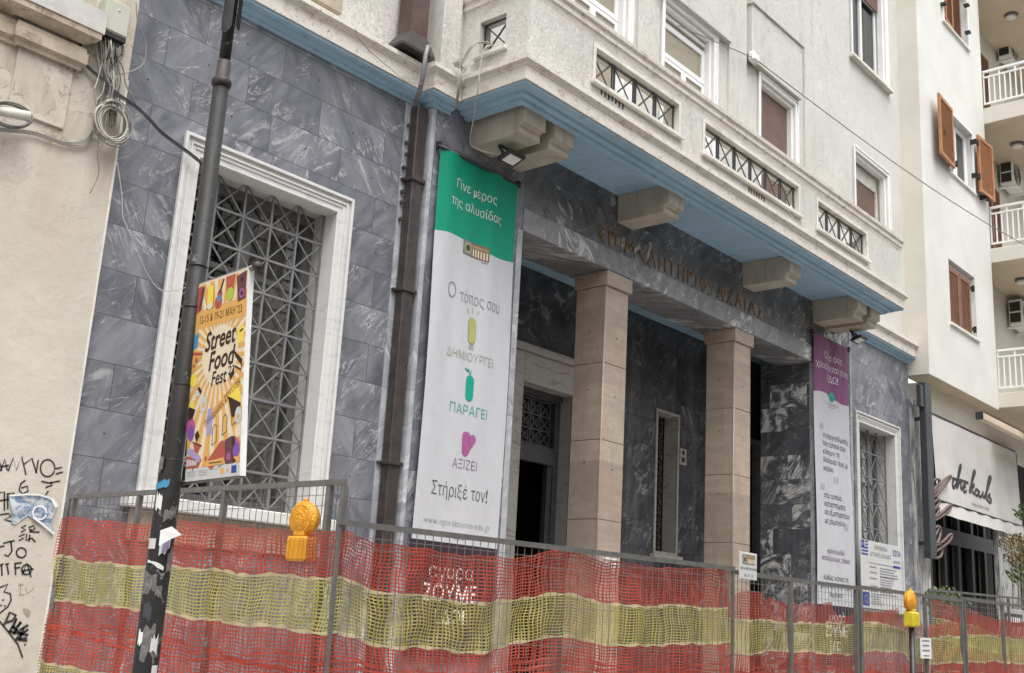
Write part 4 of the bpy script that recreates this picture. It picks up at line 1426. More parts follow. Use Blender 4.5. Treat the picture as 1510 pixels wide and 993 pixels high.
# ------------------------------------------------------------------ project board below the right window
t = thing('project_board', (17.8, 7.46, 0.52), 'white public works board with Greek and EU flags leaning on the right grilled window', 'sign board')
b = MB(); b.m(M['sign_white']); b.box(17.02, 18.6, 7.455, 7.475, 0.52, 1.565)
b.build('panel', t, bevel=0.003)
fb = lambda u, v, l: (u - 0.11 - (u - 17.1) * .02, 7.455 - l, v - 0.0 if v > 1 else 0.52 + (v - 0.45) * 0.93)
b = MB()
b.m(M['print_blue'])
for k in range(5):
    b.rect(fb, 17.15 if k > 1 else 17.3, 17.4, 1.53 - k * 0.05, 1.555 - k * 0.05)
b.rect(fb, 17.15, 17.19, 1.45, 1.555); b.rect(fb, 17.22, 17.26, 1.45, 1.555); b.rect(fb, 17.19, 17.22, 1.53, 1.555); b.rect(fb, 17.19, 17.22, 1.45, 1.475)
b.rect(fb, 17.16, 17.42, 0.49, 0.71)
b.rect(fb, 18.4, 18.7, 1.2, 1.24)
b.text(fb, 'ΕΣΠΑ', 18.55, 1.4, 0.12, bold=0.01); b.text(fb, '2014-2020', 18.55, 1.28, 0.065)
b.m(M['print_yellow'])
for k in range(12):
    b.disc(fb, 17.29 + 0.06 * cos(k * pi / 6), 0.6 + 0.06 * sin(k * pi / 6), 0.009, 0.005, 6)
b.m(M['print_grey'])
b.text(fb, 'ΠΕΡΙΦΕΡΕΙΑ', 17.9, 1.44, 0.09); b.text(fb, 'ΔΥΤΙΚΗΣ ΕΛΛΑΔΑΣ', 17.9, 1.33, 0.09)
random.seed(12)
b.rect(fb, 17.42, 18.5, 1.215, 1.225)
for r in range(12):
    z = 1.15 - r * 0.042
    if r in (0, 2, 5, 8, 10):
        u = 17.45
        while u < 17.7 + random.random() * 0.08:
            w = random.uniform(0.012, 0.03); b.rect(fb, u, u + w, z, z + 0.02); u += w + 0.006
    u = 17.85; end = random.uniform(18.3, 18.62)
    while u < end:
        w = random.uniform(0.012, 0.035); b.rect(fb, u, u + w, z, z + 0.018); u += w + 0.006
for r in range(5):
    u = 17.5; end = random.uniform(17.75, 17.95)
    while u < end:
        w = random.uniform(0.01, 0.03); b.rect(fb, u, u + w, 0.68 - r * 0.04, 0.697 - r * 0.04); u += w + 0.006
b.build('print', t, recalc=False)

# small notice plate beside the slit window
b = MB(); b.m(M['door_marble']); b.box(14.03, 14.2, 8.885, 8.899, 2.38, 2.62)
b.m(M['black'])
fn = lambda u, v, l: (u, 8.885 - l, v)
b.disc(fn, 14.11, 2.56, 0.035); b.rect(fn, 14.07, 14.15, 2.42, 2.49)
tag(b.build('notice_plate', recalc=False), 'small pale plate with two dark symbols beside the slit window', 'plate')

# ------------------------------------------------------------------ old plaster building on the left
YP = 7.6
left = thing('plaster_building', (1.0, YP, G), 'old cream plaster building with cracked wall and graffiti at the left edge', 'building')
b = MB(); b.m(M['plaster']); b.box(-9, XL, YP, 14, G, 9.0)
b.build('wall', left, bevel=0.01)
b = MB(); b.m(M['plaster']); b.box(3.12, 3.54, YP - 0.022, YP - 0.001, 3.31, 8.0)
b.build('pilaster', left, bevel=0.004)
b = MB(); b.m(M['old_mould'])
b.sweep([(-9, YP), (3.1, YP), (3.1, YP - 0.035), (3.555, YP - 0.035), (3.555, YP)], [(0.0, 3.79), (0.02, 3.79), (0.025, 3.825), (0.05, 3.84), (0.05, 3.925), (0.04, 3.93), (0.035, 3.965), (0.0, 3.97)])
b.build('capital_moulding', left)
b = MB(); b.m(M['old_mould'])
b.sweep([(-9, YP), (3.04, YP), (3.04, YP - 0.05), (3.565, YP - 0.05), (3.565, YP)], [(0.0, 4.0), (0.04, 4.02), (0.09, 4.05), (0.09, 4.1), (0.0, 4.1)])
b.build('capital_moulding', left)
b = MB(); b.m(M['old_slab'])
b.sweep([(-9, YP), (3.06, YP), (3.06, YP - 0.05), (3.57, YP - 0.05), (3.57, YP)], [(0.0, 4.101), (0.1, 4.101), (0.1, 4.28), (0.06, 4.3), (0.0, 4.32)])
b.build('capital_slab', left)
b = MB(); b.m(M['trim']); b.box(XL - 0.014, XL + 0.004, YP - 0.003, YP + 0.049, G, 3.9)
b.build('edge_bead', left)

def gz(x, y):                                   # graffiti, measured in an enlargement of the photograph
    q = Y(x / 3.2, 660 + y / 3.2, YP)
    return (q.x, q.z)
fw = lambda u, v, l: (u, YP - l, v)
def circ(x, y, r, n=18, a0=0.3, a1=6.4, ry=None):
    return [(x + r * cos(a0 + (a1 - a0) * k / n), y + (ry or r) * sin(a0 + (a1 - a0) * k / n)) for k in range(n + 1)]
b = MB(); b.m(M['ink'])
G1 = [[(-14, 105), (-4, 60), (8, 110)], [(0, 112), (22, 58), (34, 108)], [(2, 92), (42, 84)], [(38, 112), (62, 50), (76, 108), (102, 44), (122, 130)], [(112, 80), (150, 52), (172, 122)], [(170, 120), (180, 60)],
      circ(224, 98, 34, ry=40), [(256, 102), (292, 94)], [(262, 126), (296, 116)],
      [(120, 155), (98, 170), (90, 200), (105, 220), (132, 205), (128, 182), (100, 192)],
      [(194, 160), (230, 168), (284, 158)], [(236, 162), (246, 178), (214, 190)], [(214, 226), (228, 205)],
      [(-10, 215), (20, 210), (20, 300)], [(-2, 252), (42, 245)], [(34, 216), (36, 292)], [(38, 220), (66, 214), (48, 250), (60, 290)], [(0, 318), (40, 312), (52, 325), (20, 340), (60, 352)],
      [(122, 368), (100, 378), (120, 388), (98, 400)], [(134, 378), (158, 370), (164, 384), (138, 398), (186, 400)], [(138, 386), (150, 392)], [(116, 408), (90, 420), (112, 428), (88, 440)], [(126, 408), (122, 438), (150, 428), (166, 446)], [(140, 412), (136, 444)],
      [(-6, 470), (20, 465)], [(14, 452), (68, 440)], [(50, 442), (56, 488), (38, 514), (20, 506)], circ(100, 497, 23),
      [(-8, 558), (16, 550)], [(6, 555), (9, 606)], [(32, 550), (40, 600)], [(24, 552), (42, 548)], [(70, 545), (73, 602)], [(70, 548), (102, 544)], [(71, 570), (96, 566)], [(104, 602), (126, 544), (146, 612)], circ(125, 577, 23), [(102, 584), (158, 574)],
      [(-4, 662), (36, 646), (18, 682), (48, 690), (52, 720), (36, 752), (-2, 782)],
      [(-4, 818), (40, 872), (84, 930), (106, 992)]]
for st in G1:
    b.stroke(fw, [gz(*p) for p in st], 0.0115, 0.0025)
for x, y, r in ((14, 720, 3), (4, 746, 3), (22, 748, 3), (117, 931, 3)):
    b.disc(fw, *gz(x, y), 0.007, 0.0025, 8)
for st in [[(18, 838), (46, 778), (74, 792), (58, 818), (28, 826)], [(44, 872), (78, 806), (66, 852), (100, 826)], [(62, 882), (98, 822)], [(56, 846), (104, 882)], [(92, 862), (132, 838)], [(76, 902), (132, 858)], [(70, 908), (126, 900)], [(40, 868), (132, 886)], [(112, 850), (92, 910), (128, 912)]]:
    b.stroke(fw, [gz(*p) for p in st], 0.017, 0.003)
b.build('graffiti', left, recalc=False)
b = MB(); b.m(M['faint_ink'])
for st in [[(84, 652), (112, 645)], [(96, 640), (96, 690)], [(86, 697), (116, 695)], [(121, 660), (126, 690)], [(130, 690), (162, 660)], [(154, 706), (158, 712)]]:
    b.stroke(fw, [gz(*p) for p in st], 0.006, 0.002)
b.poly(fw, [gz(*p) for p in ((108, 756), (140, 768), (144, 786), (132, 806), (112, 782))], 0.002)
b.build('faint_graffiti', left, recalc=False)

# torn poster on the plaster
def poster_mat():
    q = NT('torn_blue_poster_paper', 0.7, 0.2)
    p = q.pos()
    c = q.mix(q.step(q.noise(p, 14.0, 5.0, 0.6, 1.0), 0.42, 0.62), (0.15, 0.22, 0.33), (0.5, 0.53, 0.55))
    q.base(c)
    return q.mat
M['poster'] = poster_mat()
M['paper'] = flat('white_paper', (0.7, 0.7, 0.69), 0.8)
t = thing('torn_poster', (3.72, YP, 0.73), 'torn pale blue poster peeling off the cream plaster wall among the graffiti', 'poster')
b = MB(); b.m(M['poster'])
out = [(38, 230), (70, 223), (130, 224), (190, 226), (240, 240), (268, 275), (246, 320), (238, 350), (250, 410), (215, 380), (165, 345), (130, 320), (95, 345), (68, 366), (52, 356), (56, 310), (46, 270)]
cz = gz(165, 285)
pts = [gz(*p) for p in out]
rnd = random.Random(4)
lif = [0.006 + rnd.random() * 0.012 for _ in pts]
n = len(pts)
for i in range(n):
    j = (i + 1) % n
    b.face([(cz[0], YP - 0.004, cz[1]), (pts[i][0], YP - lif[i], pts[i][1]), (pts[j][0], YP - lif[j], pts[j][1])])
    b.face([(pts[i][0], YP - lif[i], pts[i][1]), (pts[i][0], YP - 0.0005, pts[i][1]), (pts[j][0], YP - 0.0005, pts[j][1]), (pts[j][0], YP - lif[j], pts[j][1])])
b.m(M['paper'])
b.stroke(lambda u, v, l: (u, YP - 0.016, v), [gz(*p) for p in circ(182, 308, 32)], 0.012)
b.stroke(lambda u, v, l: (u, YP - 0.018, v), [gz(*p) for p in ((40, 228), (120, 222), (180, 224), (240, 242))], 0.012)
b.poly(lambda u, v, l: (u, YP - 0.026, v), [gz(*p) for p in ((232, 246), (244, 240), (268, 276), (252, 286))])
b.stroke(lambda u, v, l: (u, YP - 0.02, v), [gz(*p) for p in ((150, 330), (190, 360), (248, 408))], 0.014)
b.build('paper', t, recalc=False)

# junction box, bundles and coils of cable between the two buildings
t = thing('junction_box', (3.77, YP, 4.15), 'pale green cable junction box fixed where the plaster wall meets the marble', 'junction box')
b = MB(); b.m(M['box_paint']); b.box(3.66, 3.86, 7.47, YP - 0.001, 4.155, 4.42)
b.build('box', t, bevel=0.008)
b = MB(); b.m(M['box_paint']); b.box(3.67, 3.85, 7.462, 7.469, 4.165, 4.41); b.lathe([(0.012, 0), (0.012, 0.004)], (3.76, 7.462, 4.35), (0, -1, 0), 10)
b.build('lid', t, bevel=0.003)
b = MB(); b.m(M['black']); b.box(3.665, 3.855, 7.475, YP - 0.002, 4.12, 4.154)
b.build('cable_gland', t)

def spline(pts, n=8):
    P = [Vector(p) for p in pts]
    out = []
    for i in range(len(P) - 1):
        p0, p1, p2, p3 = P[max(i - 1, 0)], P[i], P[i + 1], P[min(i + 2, len(P) - 1)]
        for k in range(n):
            s = k / n
            out.append(0.5 * ((2 * p1) + (p2 - p0) * s + (2 * p0 - 5 * p1 + 4 * p2 - p3) * s * s + (3 * p1 - p0 - 3 * p2 + p3) * s ** 3))
    out.append(P[-1])
    return out

rnd = random.Random(21)
t = thing('cable_bundle', (3.78, 7.55, 3.4), 'tangled bundle of grey cables dropping from the junction box', 'cables')
for name, mt, cnt in (('cable', 'cable_grey', 11), ('cable', 'cable_dark', 8), ('cable', 'cable_pale', 7)):
    for i in range(cnt):
        x = rnd.uniform(3.69, 3.85); x2 = rnd.uniform(3.74, 3.9); x3 = rnd.uniform(3.76, 3.9); zb = rnd.uniform(3.42, 3.66)
        b = MB(); b.m(M[mt])
        b.tube(spline([(x, 7.54, 4.16), (x + rnd.uniform(-.03, .03), 7.5 + rnd.uniform(-.03, .06), 4.05), (x2, 7.53, 3.88), (x3, 7.53 + rnd.uniform(-.04, .04), 3.72), (x3 + rnd.uniform(-.03, .03), 7.55, zb)], 6), rnd.uniform(0.0035, 0.0065), 6)
        b.build(name, t)
for pts, r, mt in ((((430, 30), (418, 120), (425, 200), (440, 290), (435, 350), (420, 420), (440, 560), (432, 680), (438, 770), (400, 858)), 0.005, 'cable_grey'),
                   (((605, 10), (610, 90), (640, 170), (648, 230), (632, 290), (580, 318), (540, 330)), 0.005, 'cable_grey'),
                   (((470, 150), (500, 230), (545, 300), (560, 380), (610, 470), (618, 510), (590, 520)), 0.006, 'cable_grey'),
                   (((540, 260), (545, 200), (560, 160)), 0.006, 'cable_dark'),
                   (((440, 10), (428, 60), (430, 140), (460, 230), (440, 330), (418, 400)), 0.005, 'cable_pale'),
                   (((520, 720), (540, 860), (545, 960), (560, 1000), (600, 1090), (640, 1190), (700, 1280), (770, 1290), (830, 1275)), 0.004, 'cable_pale'),
                   (((440, 520), (470, 600), (440, 660), (420, 668)), 0.005, 'cable_pale')):
    b = MB(); b.m(M[mt])
    b.tube(spline([Y(u / 3.01, v / 3.01, 7.54) for u, v in pts], 5), r, 6)
    b.build('cable', t)

t = thing('cable_coil', (3.88, 7.5, 3.28), 'round coil of pale grey cable hanging between the plaster wall and the marble', 'cable coil')
for i in range(13):
    c = Vector((3.865 + rnd.uniform(-.02, .02), 7.5 + rnd.uniform(-.03, .03), 3.465 + rnd.uniform(-.025, .025)))
    rx, rz = rnd.uniform(0.1, 0.15), rnd.uniform(0.12, 0.18)
    ph = rnd.uniform(0, 6)
    b = MB(); b.m(M['cable_pale' if i % 3 else 'cable_grey'])
    b.tube([c + Vector((rx * cos(2 * pi * k / 28), 0.02 * sin(2 * pi * k / 28 + ph), rz * sin(2 * pi * k / 28))) for k in range(28)], 0.0055, 6, close=True)
    b.build('cable_loop', t)
b = MB(); b.m(M['cable_dark'])
b.tube([Vector((3.85 + 0.03 * cos(2 * pi * k / 10), 7.49, 3.62 + 0.03 * sin(2 * pi * k / 10))) for k in range(10)], 0.006, 6, close=True)
b.build('tie', t)

b = MB(); b.m(M['cable_dark'])
for k in range(3):
    o = 0.012 * k
    b.tube(spline([Y(u / 3.01, v / 3.01, yy) + Vector((0, 0, -o)) for u, v, yy in ((350, 250, 7.57), (410, 310, 7.56), (460, 350, 7.54), (520, 410, 7.5), (600, 465, 7.5), (660, 520, 7.5), (720, 585, 7.52), (800, 645, 7.55), (860, 690, 7.55), (892, 720, 7.56), (888, 745, 7.6))], 6), 0.0065 - 0.001 * k, 6)
tag(b.build('dark_cable'), 'sagging dark cable run from the coil across the marble to the window surround', 'cable')
b = MB(); b.m(M['cable_grey'])
for k in range(4):
    b.tube(spline([Y(u / 4.139, v / 4.139 , 7.575) + Vector((0, 0, 0.008 * k - .01)) for u, v in ((-30, 790), (60, 798), (200, 815), (320, 855), (400, 880), (500, 890 - 6 * k), (545, 860 - 8 * k), (570, 800 - 5 * k), (590, 700))], 6), 0.0042, 6)
tag(b.build('wall_cables'), 'grey cables clipped along the cream plaster wall, turning up to the coil', 'cables')
t = thing('conduit_stub', (2.95, 7.5, 3.55), 'white pipe stub wrapped in loops of grey cable on the plaster wall', 'pipe')
b = MB(); b.m(M['trim'])
a_, c_ = Y(-20, 160, 7.5), Y(44, 172, 7.45)
b.tube([a_, c_], 0.035, 14)
b.build('pipe', t)
b = MB(); b.m(M['cable_grey'])
for i in range(6):
    cc = (a_ + c_) / 2 + Vector((0.02 + rnd.uniform(-.01, .01), -0.03 + 0.01 * i, -0.015 + rnd.uniform(-.01, .01)))
    b.tube([cc + Vector((0.145 * cos(2 * pi * k / 24), 0, 0.085 * sin(2 * pi * k / 24) + 0.02 * cos(2 * pi * k / 24))) for k in range(24)], 0.006, 6, close=True)
b.build('cable_loops', t)

# white cables coming out of the side opening of the balcony
t = thing('balcony_cables', (7.3, 7.2, 5.2), 'pale cables coming out of the side opening of the balcony and dropping to the floodlight', 'cables')
for off, mt in ((0.0, 'cable_pale'), (0.02, 'cable_grey'), (-0.015, 'cable_pale')):
    b = MB(); b.m(M[mt])
    b.tube(spline([(7.44, 7.0 + off, 5.58), (7.36, 7.05 + off, 5.6), (7.28, 7.12 + off, 5.55), (7.26, 7.2 + off, 5.42), (7.24, 7.24, 5.33), (7.2, 7.19 - off, 5.2), (7.22, 7.22 - off, 5.05), (7.34, 7.36, 4.96)], 6), 0.006, 6)
    b.build('cable', t)
b = MB(); b.m(M['cable_pale'])
b.tube(spline([(7.4, 6.98, 5.56), (7.33, 7.0, 5.5), (7.3, 7.02, 5.3), (7.32, 7.05, 5.05), (7.45, 7.2, 4.9), (7.62, 7.4, 4.72), (7.68, 7.38, 4.66), (7.8, 7.28, 4.62), (7.9, 7.2, 4.63)], 6), 0.0075, 6)
b.build('cable', t)
b = MB(); b.m(M['cable_grey'])
for k in range(8):
    c = Vector((7.26 + rnd.uniform(-.06, .06), 7.26, 5.35 + rnd.uniform(-.02, .03)))
    b.tube([c + Vector((0.03 * cos(2 * pi * q / 10 + k), 0.03 * sin(2 * pi * q / 10), 0.02 * sin(2 * pi * q / 10 + k))) for q in range(10)], 0.0035, 5, close=True)
b.build('tangle', t)
b = MB(); b.m(M['cable_grey'])
b.tube(spline([Y(525, 52, 7.3), Y(545, 75, 7.3), Y(580, 105, 7.3), Y(603, 121, 7.22), Y(645, 124, 7.18), Y(682, 113, 7.15)], 8), 0.004, 6)
tag(b.build('thin_cable'), 'thin pale cable looping along the cornice above the left grilled window', 'cable')

# alarm siren and wire
s0 = Y(1112, 86, YU - 0.12)
t = thing('alarm_siren', tuple(s0), 'white alarm siren box fixed above the balcony wall at the head of the wire', 'siren')
b = MB(); b.m(M['white_plastic'])
b.box(s0.x - 0.07, s0.x + 0.12, YU - 0.16, YU - 0.04, s0.z - 0.06, s0.z + 0.1)
b.build('case', t, bevel=0.035)
b = MB(); b.m(M['grey_frame']); b.box(s0.x - 0.05, s0.x + 0.1, YU - 0.06, YU - 0.001, s0.z - 0.04, s0.z + 0.08)
b.build('back_plate', t)
e0 = Y(1640, 425, 5.4)
b = MB(); b.m(M['cable_grey'])
w0 = Y(1000, 38, YU - 0.12)
b.tube([w0 + (s0 - w0) * k / 4 for k in range(5)] + [s0 + (e0 - s0) * (k / 20) + Vector((0, 0, -0.32 * sin(pi * k / 20))) for k in range(1, 21)], 0.0085, 6)
tag(b.build('overhead_wire'), 'long thin wire strung from the siren across the facade to the right', 'wire')

# ------------------------------------------------------------------ street pole with its banner
PX, PYY = 2.524, 3.99
pole = thing('street_pole', (PX, PYY, G), 'dark round street lamp pole with rusty collar, plastered with torn stickers', 'lamp pole')
b = MB(); b.m(M['pole'])
b.lathe([(0.1, 0), (0.1, 0.05), (0.07, 0.08), (0.052, 0.3), (0.0485, 1.3), (0.0475, 2.04), (0.041, 2.1), (0.034, 3.8)], (PX, PYY, G), (0, 0, 1), 24)
b.build('shaft', pole)
b = MB(); b.m(M['rust']); b.lathe([(0.035, 0), (0.041, 0.003), (0.044, 0.014), (0.044, 0.026), (0.04, 0.034), (0.031, 0.037), (0.03, 0.12), (0.0265, 0.124)], (PX, PYY, 2.2), (0, 0, 1), 20)
b.build('collar', pole)
b = MB(); b.m(M['pole']); b.lathe([(0.0255, 0), (0.0255, 3.4)], (PX, PYY, 2.34), (0, 0, 1), 16)
b.build('upper_shaft', pole)
b = MB(); b.m(M['pole'])
for a0, a1, zb in ((-2.9, -1.9, 2.44), (-0.7, 0.3, 2.49)):
    n = 6
    for k in range(n):
        p, q = a0 + (a1 - a0) * k / n, a0 + (a1 - a0) * (k + 1) / n
        for r_ in (0.044, 0.047):
            b.face([(PX + r_ * cos(p), PYY + r_ * sin(p), zb + 0.03 * (abs(k - 2.5) / 3) ** 2), (PX + r_ * cos(q), PYY + r_ * sin(q), zb + 0.03 * (abs(k - 1.5) / 3) ** 2), (PX + r_ * cos(q), PYY + r_ * sin(q), 4.2), (PX + r_ * cos(p), PYY + r_ * sin(p), 4.2)])
b.build('casing_plate', pole)
b = MB(); b.m(M['black_iron'])
for z in (1.37, 1.19, 0.86, 0.55):
    b.lathe([(0.035, 0), (0.0415, 0.002), (0.0415, 0.006), (0.035, 0.008)], (PX, PYY, z), (0, 0, 1), 20)
each(b, 'strap', pole)
vd = Vector((-PX, -PYY, 0)).normalized(); ed = Vector((-vd.y, vd.x, 0))
def patch(b, u, v, w, h, lift=0.002, skew=0.0, jag=0.0, seed=0):
    rn = random.Random(seed)
    c0 = Y(229 + (840 - v) * 0.131, v, PYY)
    R_ = 0.049 + lift
    n = 5
    ctr = (u - (229 + (840 - v) * 0.131)) / 18.5
    jt = [(rn.uniform(-jag, jag), rn.uniform(-jag, jag)) for _ in range(n + 1)]
    for k in range(n):
        s0_, s1_ = ctr - w / 2 + w * k / n, ctr - w / 2 + w * (k + 1) / n
        s0_, s1_ = max(-.97, min(.97, s0_)), max(-.97, min(.97, s1_))
        if s1_ <= s0_: continue
        pts = []
        for sgn, s_, kk in ((-1, s0_, k), (-1, s1_, k + 1), (1, s1_, k + 1), (1, s0_, k)):
            a = math.asin(s_)
            q = Vector((PX, PYY, 0)) + (vd * cos(a) + (-ed if ed.x < 0 else ed) * sin(a)) * R_
            q.z = c0.z + sgn * h / 2 + skew * (s_ - ctr) + jt[kk][0 if sgn < 0 else 1]
            pts.append(tuple(q))
        b.face(pts)
b = MB()
M['old_paper'] = plain('grimy_torn_paper', (0.13, 0.125, 0.12), 0.8, 0.3, 40.0, dirt=(0.36, 0.35, 0.33), dirt_amt=0.8)
for (u, v, w, h, mt, sk, jg, sd) in ((236, 716, 1.0, 0.03, 'print_skyblue', .02, .006, 1), (231, 742, .45, 0.06, 'paper', -.02, .012, 2), (246, 757, .9, .04, 'old_paper', .03, .012, 3), (221, 803, .5, .04, 'sign_white', 0, 0, 4), (239, 800, .75, .085, 'paper', .04, .01, 5), (240, 803, .5, .05, 'print_lilac', .05, .006, 6), (226, 832, 1.2, .014, 'paper', -.02, .006, 7), (218, 860, .9, .07, 'old_paper', 0, .012, 8), (214, 945, .9, .11, 'old_paper', .03, .02, 9), (222, 950, .5, .06, 'sign_white', .0, .015, 10), (229, 872, .5, .04, 'old_paper', 0, .01, 11), (232, 688, .5, .05, 'old_paper', .02, .015, 12), (204, 940, .3, .05, 'paper', 0, .01, 13), (222, 986, .4, .03, 'sign_white', 0, 0, 14), (244, 828, .35, .09, 'old_paper', .03, .01, 15), (214, 900, .6, .05, 'print_dark', 0, .02, 16)):
    b.m(M[mt]); patch(b, u, v, w, h, 0.0015 + 0.0005 * (sd % 4), sk, jg, sd)
b.build('sticker', pole, recalc=False)
b = MB(); b.m(M['paper'])
c0 = Y(244, 795, PYY - 0.07)
b.face([(c0.x - 0.03, PYY - 0.075, c0.z + 0.03), (c0.x + 0.01, PYY - 0.09, c0.z + 0.0), (c0.x + 0.05, PYY - 0.1, c0.z + 0.02), (c0.x + 0.015, PYY - 0.08, c0.z + 0.05)])
b.face([(c0.x + 0.01, PYY - 0.09, c0.z + 0.0), (c0.x - 0.035, PYY - 0.085, c0.z - 0.03), (c0.x - 0.03, PYY - 0.075, c0.z + 0.03)])
b.build('peeling_paper', pole, recalc=False)

TL, TR, BL, BR = X(289, 421, 2.52), X(366, 395, 2.5), X(273, 711, 2.555), X(359, 702, 2.555)
BR = BL + TR - TL
fest = thing('street_banner', tuple((BL + BR) / 2), 'orange and cream street food festival banner hung from the lamp pole', 'banner')
def fs(u, v, lift=0.0):
    s = u; tt = v / 2.0
    p = (BL * (1 - s) + BR * s) * (1 - tt) + (TL * (1 - s) + TR * s) * tt
    return (p.x - lift * 0.35, p.y, p.z)
b = MB(); b.smooth = True; b.m(M['print_cream'])
for i in range(24):
    for j in range(60):
        b.face([fs(i / 24, j / 30), fs((i + 1) / 24, j / 30), fs((i + 1) / 24, (j + 1) / 30), fs(i / 24, (j + 1) / 30)])
b.m(M['paper'])
for j in range(10):
    a, c = j / 5, (j + 1) / 5
    def hem(v, k):
        p = Vector(fs(1.0, v)); return tuple(p + Vector((0.004 + 0.02 * k, -0.008 * k * (0.6 + 0.4 * cos(v * 3)), 0)))
    b.face([fs(1.0, a), hem(a, 1), hem(c, 1), fs(1.0, c)])
b.build('cloth', fest, recalc=False, weld=True)
b = MB(); b.m(M['galv'])
d_ = (TR - TL)
b.tube([tuple(TL - d_ * 0.18 + Vector((0.012, 0, 0.0))), tuple(TR + d_ * 0.12 + Vector((0.012, 0, 0.0)))], 0.011, 10)
b.tube([tuple(BL - d_ * 0.16 + Vector((0.012, 0, 0.0))), tuple(BR + Vector((0.012, 0, 0.0)))], 0.009, 10)
b.build('arm', fest)
b = MB(); b.m(M['rust']); e_ = TR + d_ * 0.09 + Vector((0.012, 0, 0))
b.tube([tuple(e_), tuple(e_ + d_ * 0.06)], 0.018, 12)
b.build('end_cap', fest)
b = MB()
def rays(cu, cv, u0, u1, v0, v1, n, lift):
    def hit(a):
        du, dv = cos(a), sin(a)
        t = 9
        if du > 1e-6: t = min(t, (u1 - cu) / du)
        if du < -1e-6: t = min(t, (u0 - cu) / du)
        if dv > 1e-6: t = min(t, (v1 - cv) / dv)
        if dv < -1e-6: t = min(t, (v0 - cv) / dv)
        return (cu + du * t, cv + dv * t)
    cor = [math.atan2(y - cv, x - cu) % (2 * pi) for x in (u0, u1) for y in (v0, v1)]
    cp = {math.atan2(y - cv, x - cu) % (2 * pi): (x, y) for x in (u0, u1) for y in (v0, v1)}
    for k in range(n):
        a0, a1 = 2 * pi * k / n, 2 * pi * (k + 0.5) / n
        pts = [(cu + 0.18 * cos(a0), cv + 0.18 * sin(a0)), hit(a0)] + [cp[c] for c in sorted(cor) if a0 < c < a1] + [hit(a1), (cu + 0.18 * cos(a1), cv + 0.18 * sin(a1))]
        b.poly(fs, pts, lift)
b.m(M['print_orange']); rays(0.52, 1.22, 0.0, 1.0, 0.12, 1.98, 32, 0.0015)
b.m(M['print_cream']); b.disc(fs, 0.55, 1.2, 0.34, 0.002, 24, 0.3)
b.m(M['print_orange']); b.poly(fs, [(0, 1.52), (1, 1.52), (1, 1.72), (0, 1.7)], 0.0025)
b.m(M['print_darkbrown'])
b.text(fs, "12-15 & 19-21 ΜΑΗ '23", 0.52, 1.57, 0.115, lift=0.004, sx=0.72)
b.text(fs, 'Street', 0.53, 1.28, 0.27, lift=0.004, bold=0.025, shear=0.3, ang=0.06, sx=0.85)
b.text(fs, 'Food', 0.57, 1.07, 0.27, lift=0.004, bold=0.025, shear=0.3, ang=0.06, sx=0.85)
b.text(fs, 'Fest', 0.54, 0.91, 0.2, lift=0.004, bold=0.02, shear=0.3, ang=0.06, sx=0.85)
b.text(fs, "'23", 0.76, 0.98, 0.12, lift=0.004, bold=0.02, shear=0.3, sx=0.85)
b.m(M['print_orange']); b.poly(fs, [(0.35, 0.5), (0.95, 0.86), (0.95, 0.96), (0.35, 0.6)], 0.003)
b.m(M['print_darkbrown']); b.text(fs, 'Πολυχώρος ΣΕΨΙΛΟΝ', 0.65, 0.69, 0.085, lift=0.0045, ang=0.54, sx=0.8)
b.m(M['sign_white']); b.rect(fs, 0.0, 1.0, 0.0, 0.12, 0.003)
b.m(M['print_grey'])
for k in range(3):
    b.rect(fs, 0.04, 0.2, 0.085 - k * .02, 0.09 - k * .02, 0.0045); b.rect(fs, 0.25, 0.42, 0.085 - k * .02, 0.09 - k * .02, 0.0045)
b.rect(fs, 0.46, 0.62, 0.085, 0.09, 0.0045)
b.m(M['print_blue']); b.rect(fs, 0.86, 0.95, 0.03, 0.1, 0.0045); b.m(M['print_orange']); b.rect(fs, 0.66, 0.72, 0.03, 0.09, 0.0045); b.disc(fs, 0.79, 0.06, 0.02, 0.0045, 8)
# generic food and music drawings
def L(m): b.m(M[m])
L('print_red'); b.capsule(fs, 0.09, 1.83, 0.13, 0.28, 0.004, -0.25); L('print_maroon'); b.capsule(fs, 0.14, 1.83, 0.05, 0.26, 0.005, -0.25)
L('print_darkbrown'); b.rect(fs, 0.245, 0.375, 1.7, 1.94, 0.0035); L('print_yellow'); b.rect(fs, 0.25, 0.37, 1.75, 1.94, 0.004); L('print_cream'); b.disc(fs, 0.31, 1.73, 0.06, 0.005, 14, .035)
L('print_red'); b.disc(fs, 0.47, 1.74, 0.07, 0.004, 14, .07); b.disc(fs, 0.49, 1.82, 0.05, 0.0042, 12); L('print_darkbrown'); b.stroke(fs, [(0.49, 1.83), (0.56, 1.97)], 0.025, 0.005); L('print_skyblue'); b.disc(fs, 0.485, 1.78, 0.035, 0.005, 10)
L('print_red'); b.poly(fs, [(0.6, 1.98), (0.78, 1.98), (0.74, 1.82), (0.62, 1.82)], 0.004); L('print_lime'); b.disc(fs, 0.69, 1.79, 0.07, 0.005, 9)
L('print_maroon'); b.poly(fs, [(0.8, 1.95), (0.98, 1.98), (0.98, 1.7), (0.84, 1.68)], 0.004); L('print_pink'); b.disc(fs, 0.91, 1.76, 0.05, 0.005, 12); L('print_darkbrown'); b.disc(fs, 0.91, 1.76, 0.025, 0.006, 10); b.disc(fs, 0.9, 1.9, 0.025, 0.006, 10)
L('print_skyblue'); b.poly(fs, [(0.0, 1.46), (0.12, 1.48), (0.1, 1.33), (0.0, 1.32)], 0.004)
